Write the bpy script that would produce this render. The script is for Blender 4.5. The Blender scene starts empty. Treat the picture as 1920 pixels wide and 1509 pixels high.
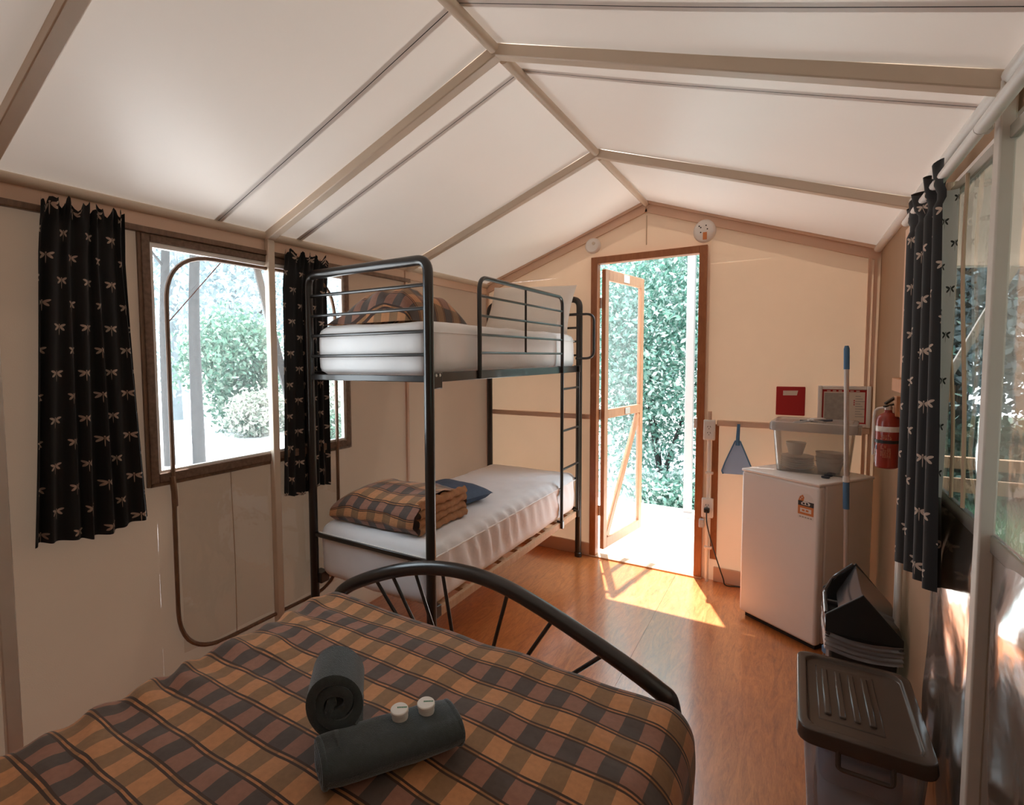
import bpy, bmesh, math, random
import numpy as np
from mathutils import Vector, Matrix, Euler, noise

random.seed(7)
RNG = np.random.default_rng(7)
SC = bpy.context.scene
COL = SC.collection

# ------------------------------------------------------------------ camera, sky, sun, exposure
def add_camera():
    yaw, pitch, roll = -0.5782, -0.0595, -0.0082
    cy, sy, cp, sp = math.cos(yaw), math.sin(yaw), math.cos(pitch), math.sin(pitch)
    fwd = Vector((sy*cp, cy*cp, sp)); right = Vector((cy, -sy, 0)); up = right.cross(fwd)
    c, s = math.cos(roll), math.sin(roll)
    r2 = right*c + up*s; u2 = right*(-s) + up*c
    cam = bpy.data.cameras.new('camera'); ob = bpy.data.objects.new('camera', cam); COL.objects.link(ob)
    m = Matrix.Identity(4)
    for i in range(3):
        m[i][0] = r2[i]; m[i][1] = u2[i]; m[i][2] = -fwd[i]
    m[0][3], m[1][3], m[2][3] = 2.2131, 0.0, 1.5357
    ob.matrix_world = m
    cam.sensor_fit = 'HORIZONTAL'; cam.sensor_width = 36; cam.lens = 977.556/1920*36
    cam.shift_x = 107.56/1920; cam.shift_y = -23.4/1920
    cam.clip_start = 0.02; cam.clip_end = 300
    SC.camera = ob
add_camera()

world = bpy.data.worlds.new('sky'); SC.world = world; world.use_nodes = True
WN = world.node_tree.nodes; WL = world.node_tree.links
WN['Background'].inputs['Color'].default_value = (0.80, 0.92, 1.0, 1)
WN['Background'].inputs['Strength'].default_value = 2.6

sun_d = bpy.data.lights.new('sun', 'SUN'); sun = bpy.data.objects.new('sun', sun_d); COL.objects.link(sun)
sun_d.energy = 7.5; sun_d.color = (1.0, 0.97, 0.94); sun_d.angle = 0.012
SUN_DIR = Vector((-0.122, 0.300, 0.946)).normalized()
sun.rotation_euler = SUN_DIR.to_track_quat('Z', 'Y').to_euler()
sun.location = (0, 0, 12)

vs = SC.view_settings
SC.display_settings.display_device = 'sRGB'
vs.view_transform = 'Standard'; vs.look = 'None'; vs.gamma = 1.0; vs.use_curve_mapping = False
vs.exposure = 1.2
SC.cycles.use_denoising = True
SC.cycles.max_bounces = 14; SC.cycles.diffuse_bounces = 7; SC.cycles.transparent_max_bounces = 16
SC.cycles.transmission_bounces = 8
SC.cycles.sample_clamp_indirect = 6.0
SC.cycles.caustics_reflective = False; SC.cycles.caustics_refractive = False

W, L, NEAR, HE, HR, RX = 2.61, 3.905, -1.58, 2.16, 2.64, 1.305
R0, R1, R2 = 0.60, 1.69, 2.80

# ------------------------------------------------------------------ helpers
class MB:
    def __init__(s): s.v = []; s.f = []; s.uv = []; s.mi = []; s.hasuv = False
    def _add(s, vs_, fs, mi=0, uvs=None):
        o = len(s.v); s.v += [tuple(v) for v in vs_]
        for k, f in enumerate(fs):
            s.f.append([o+i for i in f]); s.mi.append(mi)
            s.uv.append(uvs[k] if uvs else None)
        if uvs: s.hasuv = True
        return s
    def box(s, c, d, rot=None, mi=0):
        hx, hy, hz = d[0]/2, d[1]/2, d[2]/2
        P = [Vector((x, y, z)) for z in (-hz, hz) for y in (-hy, hy) for x in (-hx, hx)]
        if rot is not None:
            R = rot if isinstance(rot, Matrix) else Euler(rot).to_matrix()
            P = [R @ p for p in P]
        P = [p + Vector(c) for p in P]
        return s._add(P, [(0,2,3,1),(4,5,7,6),(0,1,5,4),(2,6,7,3),(0,4,6,2),(1,3,7,5)], mi)
    def span(s, a, b, mi=0):
        return s.box([(a[i]+b[i])/2 for i in range(3)], [abs(b[i]-a[i]) for i in range(3)], mi=mi)
    def bar(s, p0, p1, w, h, upv=(0,0,1), mi=0):
        p0, p1 = Vector(p0), Vector(p1); d = (p1-p0); ln = d.length; d.normalize()
        upv = Vector(upv); x = d.cross(upv)
        if x.length < 1e-4: x = d.cross(Vector((1,0,0)))
        x.normalize(); z = x.cross(d).normalized()
        R = Matrix((x, d, z)).transposed()
        return s.box((p0+p1)/2, (w, ln, h), R, mi)
    def tube(s, pts, r, n=10, closed=False, caps=True, mi=0, rfun=None):
        P = [Vector(p) for p in pts]; m = len(P); rings = []
        prev = None
        for i in range(m):
            if closed: t = P[(i+1) % m] - P[i-1]
            else: t = P[min(i+1, m-1)] - P[max(i-1, 0)]
            t.normalize()
            if prev is None:
                a = Vector((0,0,1)) if abs(t.z) < .9 else Vector((1,0,0))
                u = t.cross(a).normalized()
            else:
                u = prev - t*prev.dot(t)
                u = u.normalized() if u.length > 1e-6 else t.orthogonal().normalized()
            prev = u; w = t.cross(u)
            rr = rfun(i/(m-1)) if rfun else r
            rings.append([P[i] + (u*math.cos(k*2*math.pi/n) + w*math.sin(k*2*math.pi/n))*rr for k in range(n)])
        vs_ = [v for ring in rings for v in ring]; fs = []
        for i in range(m if closed else m-1):
            a, b = i*n, ((i+1) % m)*n
            for k in range(n):
                k2 = (k+1) % n
                fs.append((a+k, b+k, b+k2, a+k2))
        if caps and not closed:
            fs.append(tuple(range(n))); fs.append(tuple(range((m-1)*n, m*n))[::-1])
        return s._add(vs_, fs, mi)
    def lathe(s, prof, n=24, c=(0,0,0), R=None, mi=0, sx=1, sy=1):
        vs_ = []; fs = []
        for r, z in prof:
            for k in range(n):
                a = k*2*math.pi/n
                p = Vector((r*math.cos(a)*sx, r*math.sin(a)*sy, z))
                if R is not None: p = R @ p
                vs_.append(p + Vector(c))
        m = len(prof)
        for i in range(m-1):
            for k in range(n):
                k2 = (k+1) % n
                fs.append((i*n+k, i*n+k2, (i+1)*n+k2, (i+1)*n+k))
        fs.append(tuple(range(n))[::-1]); fs.append(tuple(range((m-1)*n, m*n)))
        return s._add(vs_, fs, mi)
    def prism(s, poly, fn, d0, d1, mi=0):
        """2-D polygon extruded: fn(a, b, d) -> point"""
        n = len(poly)
        vs_ = [fn(a, b, d0) for a, b in poly] + [fn(a, b, d1) for a, b in poly]
        fs = [tuple(range(n))[::-1], tuple(range(n, 2*n))] + [(i, (i+1) % n, n+(i+1) % n, n+i) for i in range(n)]
        return s._add(vs_, fs, mi)
    def grid(s, fn, nu, nv, mi=0, uvfn=None):
        vs_ = []; uvp = []
        for j in range(nv+1):
            for i in range(nu+1):
                vs_.append(fn(i/nu, j/nv)); uvp.append(uvfn(i/nu, j/nv) if uvfn else (i/nu, j/nv))
        fs = []; uvs = []
        for j in range(nv):
            for i in range(nu):
                q = (j*(nu+1)+i, j*(nu+1)+i+1, (j+1)*(nu+1)+i+1, (j+1)*(nu+1)+i)
                fs.append(q); uvs.append([uvp[k] for k in q])
        return s._add(vs_, fs, mi, uvs)
    def build(s, name, mat, parent=None, local=False, smooth=True, bevel=0, angle=40, kind=None, sub=0, segs=2):
        me = bpy.data.meshes.new(name)
        off = Vector((0,0,0))
        if parent is not None and not local:
            p = parent
            while p is not None: off += p.location; p = p.parent
        me.from_pydata([tuple(Vector(v)-off) for v in s.v], [], s.f)
        mats = mat if isinstance(mat, (list, tuple)) else [mat]
        for m in mats: me.materials.append(m)
        if len(mats) > 1: me.polygons.foreach_set('material_index', s.mi)
        if s.hasuv:
            ul = me.uv_layers.new(name='UVMap'); li = 0; flat = []
            for f, u in zip(s.f, s.uv):
                for k in range(len(f)): flat += (u[k] if u else (0, 0))
            ul.data.foreach_set('uv', flat)
        bm = bmesh.new(); bm.from_mesh(me)
        if not s.hasuv: bmesh.ops.recalc_face_normals(bm, faces=bm.faces)
        bm.to_mesh(me); bm.free()
        if smooth:
            me.polygons.foreach_set('use_smooth', [True]*len(me.polygons))
            me.set_sharp_from_angle(angle=math.radians(angle))
        ob = bpy.data.objects.new(name, me); COL.objects.link(ob)
        if parent is not None: ob.parent = parent
        if bevel:
            b = ob.modifiers.new('bevel', 'BEVEL'); b.width = bevel; b.segments = segs; b.limit_method = 'ANGLE'
            b.angle_limit = math.radians(50)
        if sub:
            b = ob.modifiers.new('subdivision', 'SUBSURF'); b.levels = sub; b.render_levels = sub
        if kind: ob['kind'] = kind
        return ob

def arc(c, r, a0, a1, n, ax, ay):
    c = Vector(c); ax = Vector(ax); ay = Vector(ay)
    return [c + ax*(r*math.cos(math.radians(a0+(a1-a0)*i/n))) + ay*(r*math.sin(math.radians(a0+(a1-a0)*i/n))) for i in range(n+1)]
def rounded(pts, r, n=6, closed=False):
    P = [Vector(p) for p in pts]; out = []; m = len(P)
    for i in range(m):
        if not closed and i in (0, m-1): out.append(P[i]); continue
        a, b, c = P[i-1], P[i], P[(i+1) % m]
        d1 = (a-b); d2 = (c-b); rr = min(r, d1.length*.5, d2.length*.5)
        ang = d1.angle(d2); t = min(rr/math.tan(ang/2) if ang < 3.1 else 0, d1.length*.49, d2.length*.49)
        p, q = b + d1.normalized()*t, b + d2.normalized()*t
        for k in range(n+1):
            u = k/n
            out.append(p*(1-u)**2 + b*2*u*(1-u)*.98 + q*u**2 + b*.02*2*u*(1-u))
    return out
def spline(pts, n=8):
    P = [Vector(p) for p in pts]; P = [P[0]*2-P[1]] + P + [P[-1]*2-P[-2]]; out = []
    for i in range(1, len(P)-2):
        for k in range(n):
            t = k/n; a, b, c, d = P[i-1], P[i], P[i+1], P[i+2]
            out.append(.5*((2*b) + (c-a)*t + (2*a-5*b+4*c-d)*t*t + (3*b-a-3*c+d)*t**3))
    out.append(P[-2]); return out

def thing(name, label, cat, loc=(0,0,0), rotz=0, group=None):
    o = bpy.data.objects.new(name, None); COL.objects.link(o)
    o.empty_display_size = .1
    o.location = loc; o.rotation_euler = (0, 0, rotz); tag(o, label, cat, group); return o
def tag(o, label, cat, group=None):
    o['label'] = label; o['category'] = cat
    if group: o['group'] = group
    return o
def setting(name, loc=(0,0,0)):
    o = bpy.data.objects.new(name, None); COL.objects.link(o); o.location = loc; o['kind'] = 'structure'; return o
def fbm(p, oct=3):
    return noise.fractal(Vector(p), 1.0, 2.0, oct)

# ------------------------------------------------------------------ node helpers
class NT:
    def __init__(s, m): s.t = m.node_tree; s.n = s.t.nodes; s.l = s.t.links
    def new(s, ty, **k):
        nd = s.n.new(ty)
        for a, b in k.items(): setattr(nd, a, b)
        return nd
    def put(s, sock, val):
        if isinstance(val, bpy.types.NodeSocket): s.l.new(val, sock)
        elif isinstance(val, (tuple, list)) and len(val) == 3 and sock.type == 'RGBA': sock.default_value = (*val, 1)
        else: sock.default_value = val
    def m(s, op, a, b=None, c=None):
        nd = s.new('ShaderNodeMath', operation=op)
        s.put(nd.inputs[0], a)
        if b is not None: s.put(nd.inputs[1], b)
        if c is not None: s.put(nd.inputs[2], c)
        return nd.outputs[0]
    def mix(s, f, a, b):
        nd = s.new('ShaderNodeMix', data_type='RGBA')
        s.put(nd.inputs['Factor'], f); s.put(nd.inputs['A'], a); s.put(nd.inputs['B'], b)
        return nd.outputs['Result']
    def noise(s, co, scale, detail=3, rough=.55, dist=0):
        nd = s.new('ShaderNodeTexNoise'); s.put(nd.inputs['Vector'], co)
        nd.inputs['Scale'].default_value = scale; nd.inputs['Detail'].default_value = detail
        nd.inputs['Roughness'].default_value = rough; nd.inputs['Distortion'].default_value = dist
        return nd.outputs['Fac']
    def ramp(s, f, stops):
        nd = s.new('ShaderNodeValToRGB'); s.put(nd.inputs[0], f); e = nd.color_ramp.elements
        e[0].position, e[0].color = stops[0][0], (*stops[0][1], 1); e[1].position, e[1].color = stops[1][0], (*stops[1][1], 1)
        for p, c in stops[2:]:
            q = e.new(p); q.color = (*c, 1)
        return nd.outputs['Color']
    def coord(s, kind='Object', scale=None):
        nd = s.new('ShaderNodeTexCoord'); o = nd.outputs[kind]
        if scale:
            mp = s.new('ShaderNodeMapping'); s.l.new(o, mp.inputs[0]); mp.inputs['Scale'].default_value = scale; o = mp.outputs[0]
        return o
    def bump(s, h, strength=.3, dist=.01):
        nd = s.new('ShaderNodeBump'); s.put(nd.inputs['Height'], h)
        nd.inputs['Strength'].default_value = strength; nd.inputs['Distance'].default_value = dist
        return nd.outputs[0]
def newmat(name):
    m = bpy.data.materials.new(name); m.use_nodes = True
    return m, NT(m), m.node_tree.nodes['Principled BSDF']
def plain(name, col, rough=.5, metal=0, spec=.5, var=.06, scale=12, bump=0, bscale=200, coat=0, sub=0):
    m, t, b = newmat(name)
    co = t.coord()
    n = t.noise(co, scale)
    f = t.m('MULTIPLY_ADD', n, 2*var, 1-var)
    hs = t.new('ShaderNodeHueSaturation'); hs.inputs['Color'].default_value = (*col, 1); t.put(hs.inputs['Value'], f)
    t.l.new(hs.outputs[0], b.inputs['Base Color'])
    b.inputs['Roughness'].default_value = rough; b.inputs['Metallic'].default_value = metal
    b.inputs['Specular IOR Level'].default_value = spec
    if coat: b.inputs['Coat Weight'].default_value = coat
    if bump: t.l.new(t.bump(t.noise(co, bscale, 2), bump, .002), b.inputs['Normal'])
    return m
def canvas(name, col, trans, tcol=None, rough=.85, blotch=.1, spec=.15, bump=.15):
    """woven sheet: reflects and lets some light through"""
    m, t, b = newmat(name)
    co = t.coord()
    n = t.noise(co, 1.7, 4, .6)
    f = t.m('MULTIPLY_ADD', n, 2*blotch, 1-blotch)
    hs = t.new('ShaderNodeHueSaturation'); hs.inputs['Color'].default_value = (*col, 1); t.put(hs.inputs['Value'], f)
    t.l.new(hs.outputs[0], b.inputs['Base Color'])
    b.inputs['Roughness'].default_value = rough; b.inputs['Specular IOR Level'].default_value = spec
    weave = t.noise(co, 260, 2)
    t.l.new(t.bump(weave, bump, .002), b.inputs['Normal'])
    tr = t.new('ShaderNodeBsdfTranslucent'); tr.inputs['Color'].default_value = (*(tcol or col), 1)
    mx = t.new('ShaderNodeMixShader'); mx.inputs[0].default_value = trans
    t.l.new(b.outputs[0], mx.inputs[1]); t.l.new(tr.outputs[0], mx.inputs[2])
    t.l.new(mx.outputs[0], t.n['Material Output'].inputs['Surface'])
    return m
def clear(name, tint=(1,1,1), gloss=.08, haze=.05, rough=.04, hazecol=(.9,.93,.95), bump=0, bscale=6):
    """clear sheet: mostly see-through with a sheen and a little milkiness"""
    m, t, b = newmat(name); t.n.remove(b)
    tr = t.new('ShaderNodeBsdfTransparent'); tr.inputs[0].default_value = (*tint, 1)
    gl = t.new('ShaderNodeBsdfGlossy'); gl.inputs['Roughness'].default_value = rough
    df = t.new('ShaderNodeBsdfDiffuse'); df.inputs[0].default_value = (*hazecol, 1)
    tl = t.new('ShaderNodeBsdfTranslucent'); tl.inputs[0].default_value = (*hazecol, 1)
    lw = t.new('ShaderNodeLayerWeight'); lw.inputs['Blend'].default_value = .25
    m1 = t.new('ShaderNodeMixShader'); m1.inputs[0].default_value = .6
    t.l.new(df.outputs[0], m1.inputs[1]); t.l.new(tl.outputs[0], m1.inputs[2])
    m2 = t.new('ShaderNodeMixShader'); m2.inputs[0].default_value = haze
    t.l.new(tr.outputs[0], m2.inputs[1]); t.l.new(m1.outputs[0], m2.inputs[2])
    m3 = t.new('ShaderNodeMixShader'); t.put(m3.inputs[0], t.m('MULTIPLY_ADD', lw.outputs['Fresnel'], .7, gloss*.5))
    t.l.new(m2.outputs[0], m3.inputs[1]); t.l.new(gl.outputs[0], m3.inputs[2])
    if bump:
        bp = t.bump(t.noise(t.coord(), bscale, 3), bump, .02)
        t.l.new(bp, gl.inputs['Normal'])
    t.l.new(m3.outputs[0], t.n['Material Output'].inputs['Surface'])
    return m
def wood(name, c1, c2, rough=.45, scale=(6,6,1.2), bump=.15):
    m, t, b = newmat(name)
    co = t.coord('Object', scale)
    n = t.noise(co, 5, 6, .65, 1.2); n2 = t.noise(co, 40, 3, .6)
    f = t.m('ADD', t.m('MULTIPLY', n, .75), t.m('MULTIPLY', n2, .3))
    t.l.new(t.ramp(f, [(.3, c1), (.72, c2)]), b.inputs['Base Color'])
    b.inputs['Roughness'].default_value = rough
    t.l.new(t.bump(n2, bump, .002), b.inputs['Normal'])
    return m
def leafmat(name, c1, c2, c3, trans=.35):
    m, t, b = newmat(name); t.n.remove(b)
    g = t.new('ShaderNodeNewGeometry')
    col = t.ramp(g.outputs['Random Per Island'], [(0, c1), (1, c3), (.5, c2)])
    df = t.new('ShaderNodeBsdfDiffuse'); tl = t.new('ShaderNodeBsdfTranslucent')
    t.l.new(col, df.inputs[0]); t.l.new(col, tl.inputs[0])
    mx = t.new('ShaderNodeMixShader'); mx.inputs[0].default_value = trans
    t.l.new(df.outputs[0], mx.inputs[1]); t.l.new(tl.outputs[0], mx.inputs[2])
    gl = t.new('ShaderNodeBsdfGlossy'); gl.inputs['Roughness'].default_value = .4
    mx2 = t.new('ShaderNodeMixShader'); mx2.inputs[0].default_value = .06
    t.l.new(mx.outputs[0], mx2.inputs[1]); t.l.new(gl.outputs[0], mx2.inputs[2])
    t.l.new(mx2.outputs[0], t.n['Material Output'].inputs['Surface'])
    return m
def plaid(name):
    m, t, b = newmat(name)
    sp = t.new('ShaderNodeSeparateXYZ'); t.l.new(t.coord('UV'), sp.inputs[0])
    wob = t.noise(t.coord('UV'), 9, 2)
    u = t.m('ADD', sp.outputs[0], t.m('MULTIPLY', t.m('SUBTRACT', wob, .5), .006)); v = t.m('ADD', sp.outputs[1], t.m('MULTIPLY', t.m('SUBTRACT', wob, .5), .006))
    pv = .0905; pu = .0532
    band = t.m('GREATER_THAN', t.m('FRACT', t.m('DIVIDE', v, 2*pv)), .5)
    stripe = t.m('GREATER_THAN', t.m('FRACT', t.m('DIVIDE', u, 2*pu)), .5)
    fv = t.m('MULTIPLY', t.m('FRACT', t.m('DIVIDE', v, pv)), pv)
    A = t.mix(stripe, (.29, .135, .09), (.088, .064, .053))
    B = t.mix(stripe, (.52, .235, .100), (.265, .145, .068))
    base = t.mix(band, A, B)
    inl = t.m('LESS_THAN', fv, .0195)
    gap = t.m('COMPARE', fv, .0097, .0030)
    lc = t.mix(gap, (.055, .026, .016), t.mix(stripe, (.48, .20, .08), (.30, .14, .055)))
    colr = t.mix(inl, base, lc)
    hs = t.new('ShaderNodeHueSaturation'); t.put(hs.inputs['Color'], colr)
    t.put(hs.inputs['Value'], t.m('MULTIPLY_ADD', t.noise(t.coord('UV'), 60, 3), .5, .75))
    t.l.new(hs.outputs[0], b.inputs['Base Color'])
    b.inputs['Roughness'].default_value = .75; b.inputs['Specular IOR Level'].default_value = .25
    b.inputs['Sheen Weight'].default_value = .25; b.inputs['Sheen Roughness'].default_value = .5
    t.l.new(t.bump(t.noise(t.coord('UV'), 700, 2), .15, .001), b.inputs['Normal'])
    return m
def dragonfly(name, cloth, ink, trans=0.0, seed=0.0):
    m, t, b = newmat(name)
    sp = t.new('ShaderNodeSeparateXYZ'); t.l.new(t.coord('UV'), sp.inputs[0])
    cu, cv = .165, .082
    v0 = t.m('DIVIDE', sp.outputs[1], cv); row = t.m('FLOOR', v0)
    jit = t.m('MULTIPLY', t.m('SINE', t.m('MULTIPLY', row, 12.9)), .12)
    u0 = t.m('ADD', t.m('ADD', t.m('DIVIDE', sp.outputs[0], cu), t.m('MULTIPLY', t.m('FRACT', t.m('MULTIPLY', row, .5)), 1.0)), jit)
    x = t.m('MULTIPLY', t.m('SUBTRACT', t.m('FRACT', u0), .5), cu); y = t.m('MULTIPLY', t.m('SUBTRACT', t.m('FRACT', v0), .5), cv)
    ax = t.m('ABSOLUTE', x)
    def ell(cx, cy, ang, rx, ry):
        ca, sa = math.cos(math.radians(ang)), math.sin(math.radians(ang))
        dx = t.m('SUBTRACT', ax, cx); dy = t.m('SUBTRACT', y, cy)
        a = t.m('DIVIDE', t.m('ADD', t.m('MULTIPLY', dx, ca), t.m('MULTIPLY', dy, sa)), rx)
        c = t.m('DIVIDE', t.m('SUBTRACT', t.m('MULTIPLY', dy, ca), t.m('MULTIPLY', dx, sa)), ry)
        return t.m('LESS_THAN', t.m('ADD', t.m('MULTIPLY', a, a), t.m('MULTIPLY', c, c)), 1)
    w = ell(.0165, .0085, 14, .0145, .0043)
    w = t.m('MAXIMUM', w, ell(.0145, -.0025, -30, .0125, .0045))
    w = t.m('MAXIMUM', w, ell(0, -.007, 90, .019, .0014))
    w = t.m('MAXIMUM', w, ell(0, .011, 0, .0028, .0028))
    base = t.mix(w, cloth, ink)
    t.l.new(base, b.inputs['Base Color']); b.inputs['Roughness'].default_value = .8
    b.inputs['Specular IOR Level'].default_value = .3; b.inputs['Sheen Weight'].default_value = .08
    t.l.new(t.bump(t.noise(t.coord('UV'), 500, 2), .1, .001), b.inputs['Normal'])
    if trans:
        tr = t.new('ShaderNodeBsdfTranslucent'); t.l.new(base, tr.inputs[0])
        mx = t.new('ShaderNodeMixShader'); mx.inputs[0].default_value = trans
        t.l.new(b.outputs[0], mx.inputs[1]); t.l.new(tr.outputs[0], mx.inputs[2])
        t.l.new(mx.outputs[0], t.n['Material Output'].inputs['Surface'])
    return m

# ------------------------------------------------------------------ materials
M = {}
M['canvas'] = canvas('shade_tone_cream_canvas', (.38, .235, .15), .03, (.75, .52, .36))  # cream canvas darkened to put the side walls' shade in its colour
M['canvas_far'] = canvas('lit_tone_cream_canvas', (.75, .525, .39), .08, (.80, .54, .34))  # lighter copy of the canvas, far wall's light put in its colour
M['roof'] = canvas('cream_roof_lining', (.74, .655, .60), .03, (.86, .73, .62), rough=.40, blotch=.05, spec=.5, bump=.05)
M['vinyl_wall'] = plain('wrinkled_vinyl_lining', (.50, .39, .30), .12, spec=.7, var=.15, scale=4, bump=.15, bscale=14)
M['cream_paint'] = plain('cream_painted_metal', (.66, .53, .41), .4, var=.05, bump=.05)
M['fascia'] = plain('tan_fascia', (.48, .33, .22), .6, var=.08)
M['white_paint'] = plain('white_painted_metal', (.80, .76, .72), .35, var=.04)
M['tan_steel'] = plain('tan_post_paint', (.64, .57, .50), .45, var=.06)
M['rail_wood'] = wood('dark_stained_rail', (.11, .055, .03), (.24, .13, .07))
M['grime'] = plain('grimy_window_frame', (.17, .10, .065), .7, var=.65, scale=60)
M['door_wood'] = wood('red_brown_timber', (.27, .09, .03), (.42, .16, .06), .4)
M['leaf_wood'] = wood('light_pine', (.38, .17, .08), (.52, .27, .145), .45)
M['block_wood'] = wood('pine_block', (.45, .20, .09), (.62, .30, .14), .5)
M['pale_wood'] = wood('weathered_timber', (.48, .29, .17), (.66, .44, .28), .7)
M['black'] = plain('black_powdercoat', (.018, .014, .012), .28, spec=.6, var=.1, coat=.2)
M['sheet'] = plain('white_cotton', (.88, .865, .86), .8, spec=.2, var=.03, bump=.15, bscale=300)
M['sheet_blue'] = plain('white_quilted_cotton', (.86, .87, .90), .8, spec=.2, var=.04, bump=.2, bscale=120)
M['pillow'] = plain('ivory_pillowcase', (.82, .78, .73), .85, spec=.15, var=.03, bump=.1, bscale=300)
M['plaid'] = plaid('brown_checked_cotton')
M['towel'] = plain('charcoal_terry', (.062, .074, .076), .95, spec=.1, var=.25, scale=90, bump=.8, bscale=420)
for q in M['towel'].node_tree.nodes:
    if q.type == 'BSDF_PRINCIPLED': q.inputs['Sheen Weight'].default_value = .7; q.inputs['Sheen Roughness'].default_value = .4; q.inputs['Sheen Tint'].default_value = (.75, .85, .95, 1)  # blue sheen tint puts the window's light into the towel
M['blue_cloth'] = plain('navy_cloth', (.060, .10, .17), .7, var=.15, scale=60)
M['curtain'] = dragonfly('black_dragonfly_print', (.013, .012, .012), (.46, .35, .28))
M['lining'] = dragonfly('grey_curtain_reverse', (.74, .73, .73), (.05, .05, .05), .3)
M['fridge'] = plain('white_enamel', (.87, .83, .80), .32, var=.02, bump=.05, bscale=150)
M['grey_trim'] = plain('grey_seal', (.35, .32, .30), .5)
M['dark'] = plain('dark_gap', (.02, .015, .012), .8)
M['orange'] = plain('orange_print', (.62, .20, .05), .5)
M['white'] = plain('white_plastic', (.80, .77, .73), .35, var=.02)
M['ink'] = plain('black_print', (.02, .02, .02), .5)
M['green_ink'] = plain('green_print', (.04, .22, .13), .5)
M['grey_ink'] = plain('grey_print', (.36, .33, .29), .6, var=.35, scale=40)
M['red'] = plain('red_vinyl', (.42, .014, .014), .45, var=.05)
M['ext_red'] = plain('extinguisher_red', (.30, .028, .014), .3, var=.15, coat=.3)
M['tan_ink'] = plain('tan_print', (.50, .23, .12), .6)
M['paper'] = plain('cream_paper', (.70, .62, .52), .6, var=.05)
M['blue_plastic'] = plain('blue_plastic', (.07, .19, .36), .4)
M['pale_blue'] = plain('pale_blue_plastic', (.32, .47, .70), .45, var=.05)
M['alu'] = plain('brushed_pole', (.62, .56, .52), .3, metal=.4)
M['clear_tub'] = clear('clear_polypropylene', (.97, .95, .92), .06, .16, .15)
M['clear_lid'] = clear('frosted_lid', (.95, .93, .90), .06, .42, .2)
M['clear_box'] = clear('clear_blue_tint_plastic', (.93, .95, .98), .08, .24, .12, (.88, .91, .96))
M['lid_brown'] = plain('brown_plastic_lid', (.075, .052, .040), .24, spec=.35, var=.08)
M['bin_black'] = plain('black_bin_plastic', (.014, .014, .013), .42, var=.1)
M['bin_gloss'] = plain('glossy_black_plastic', (.05, .048, .05), .18, spec=.8, var=.1)
M['bag'] = clear('grey_bin_liner', (.8, .8, .82), .2, .6, .3, (.62, .62, .64))
M['crockery'] = plain('cream_crockery', (.78, .70, .60), .3, var=.03)
M['vinyl'] = clear('clear_window_vinyl', (.97, .99, 1.0), .05, .05, .05)
M['vinyl_r'] = clear('hazy_window_vinyl', (.95, .97, .98), .10, .14, .08, (.86, .90, .92), .15, 5)
M['mesh'] = clear('door_vinyl', (.93, .96, .98), .05, .07, .08)
M['sand'] = plain('pale_sand', (.80, .79, .78), .9, var=.08, scale=3)
M['slab'] = plain('pale_concrete', (.74, .72, .68), .85, var=.1, scale=5)
M['bark'] = plain('grey_bark', (.036, .033, .032), .9, var=.35, scale=14, bump=.5, bscale=30)
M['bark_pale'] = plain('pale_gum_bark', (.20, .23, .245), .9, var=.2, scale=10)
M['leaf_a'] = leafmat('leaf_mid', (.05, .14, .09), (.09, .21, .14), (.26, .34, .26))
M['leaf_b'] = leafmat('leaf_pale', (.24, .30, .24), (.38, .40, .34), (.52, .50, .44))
M['leaf_c'] = leafmat('leaf_blue', (.16, .24, .24), (.30, .38, .38), (.48, .55, .55))  # leaves paled and blued to put distance haze into their colour
M['leaf_e'] = leafmat('leaf_haze', (.22, .30, .32), (.38, .46, .48), (.62, .68, .70))  # distance haze and sun glare put into the leaf colours
M['leaf_d'] = leafmat('leaf_door', (.07, .20, .15), (.16, .32, .26), (.60, .67, .63), .4)  # palest leaves carry white sunlit speckles in their colour
M['grass'] = leafmat('grass_blade', (.09, .27, .15), (.15, .36, .21), (.26, .42, .26))
M['tan_awning'] = canvas('tan_awning', (.64, .48, .37), .13, (.74, .56, .43))
M['rope'] = plain('red_brown_rope', (.22, .10, .08), .8)

def floormat():
    m, t, b = newmat('varnished_ply')
    co = t.coord('Object', (7, 1.1, 1))
    n = t.noise(co, 3.2, 7, .62, 2.2); n2 = t.noise(co, 28, 4, .6, .6); blot = t.noise(t.coord(), 2.0, 3)
    f = t.m('ADD', t.m('MULTIPLY', n, .7), t.m('MULTIPLY', n2, .35))
    c = t.ramp(f, [(.28, (.24, .062, .014)), (.78, (.66, .235, .07)), (.52, (.46, .145, .034))])
    hs = t.new('ShaderNodeHueSaturation'); t.put(hs.inputs['Color'], c); t.put(hs.inputs['Value'], t.m('MULTIPLY_ADD', blot, .5, .98))
    t.l.new(hs.outputs[0], b.inputs['Base Color'])
    t.put(b.inputs['Roughness'], t.m('MULTIPLY_ADD', n, .2, .26)); b.inputs['Specular IOR Level'].default_value = .8; b.inputs['Coat Weight'].default_value = 1.0; b.inputs['Coat Roughness'].default_value = .17; b.inputs['Coat IOR'].default_value = 2.0
    t.l.new(t.bump(t.noise(t.coord(), 30, 3), .06, .004), b.inputs['Normal'])
    return m
M['floor'] = floormat()

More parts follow.
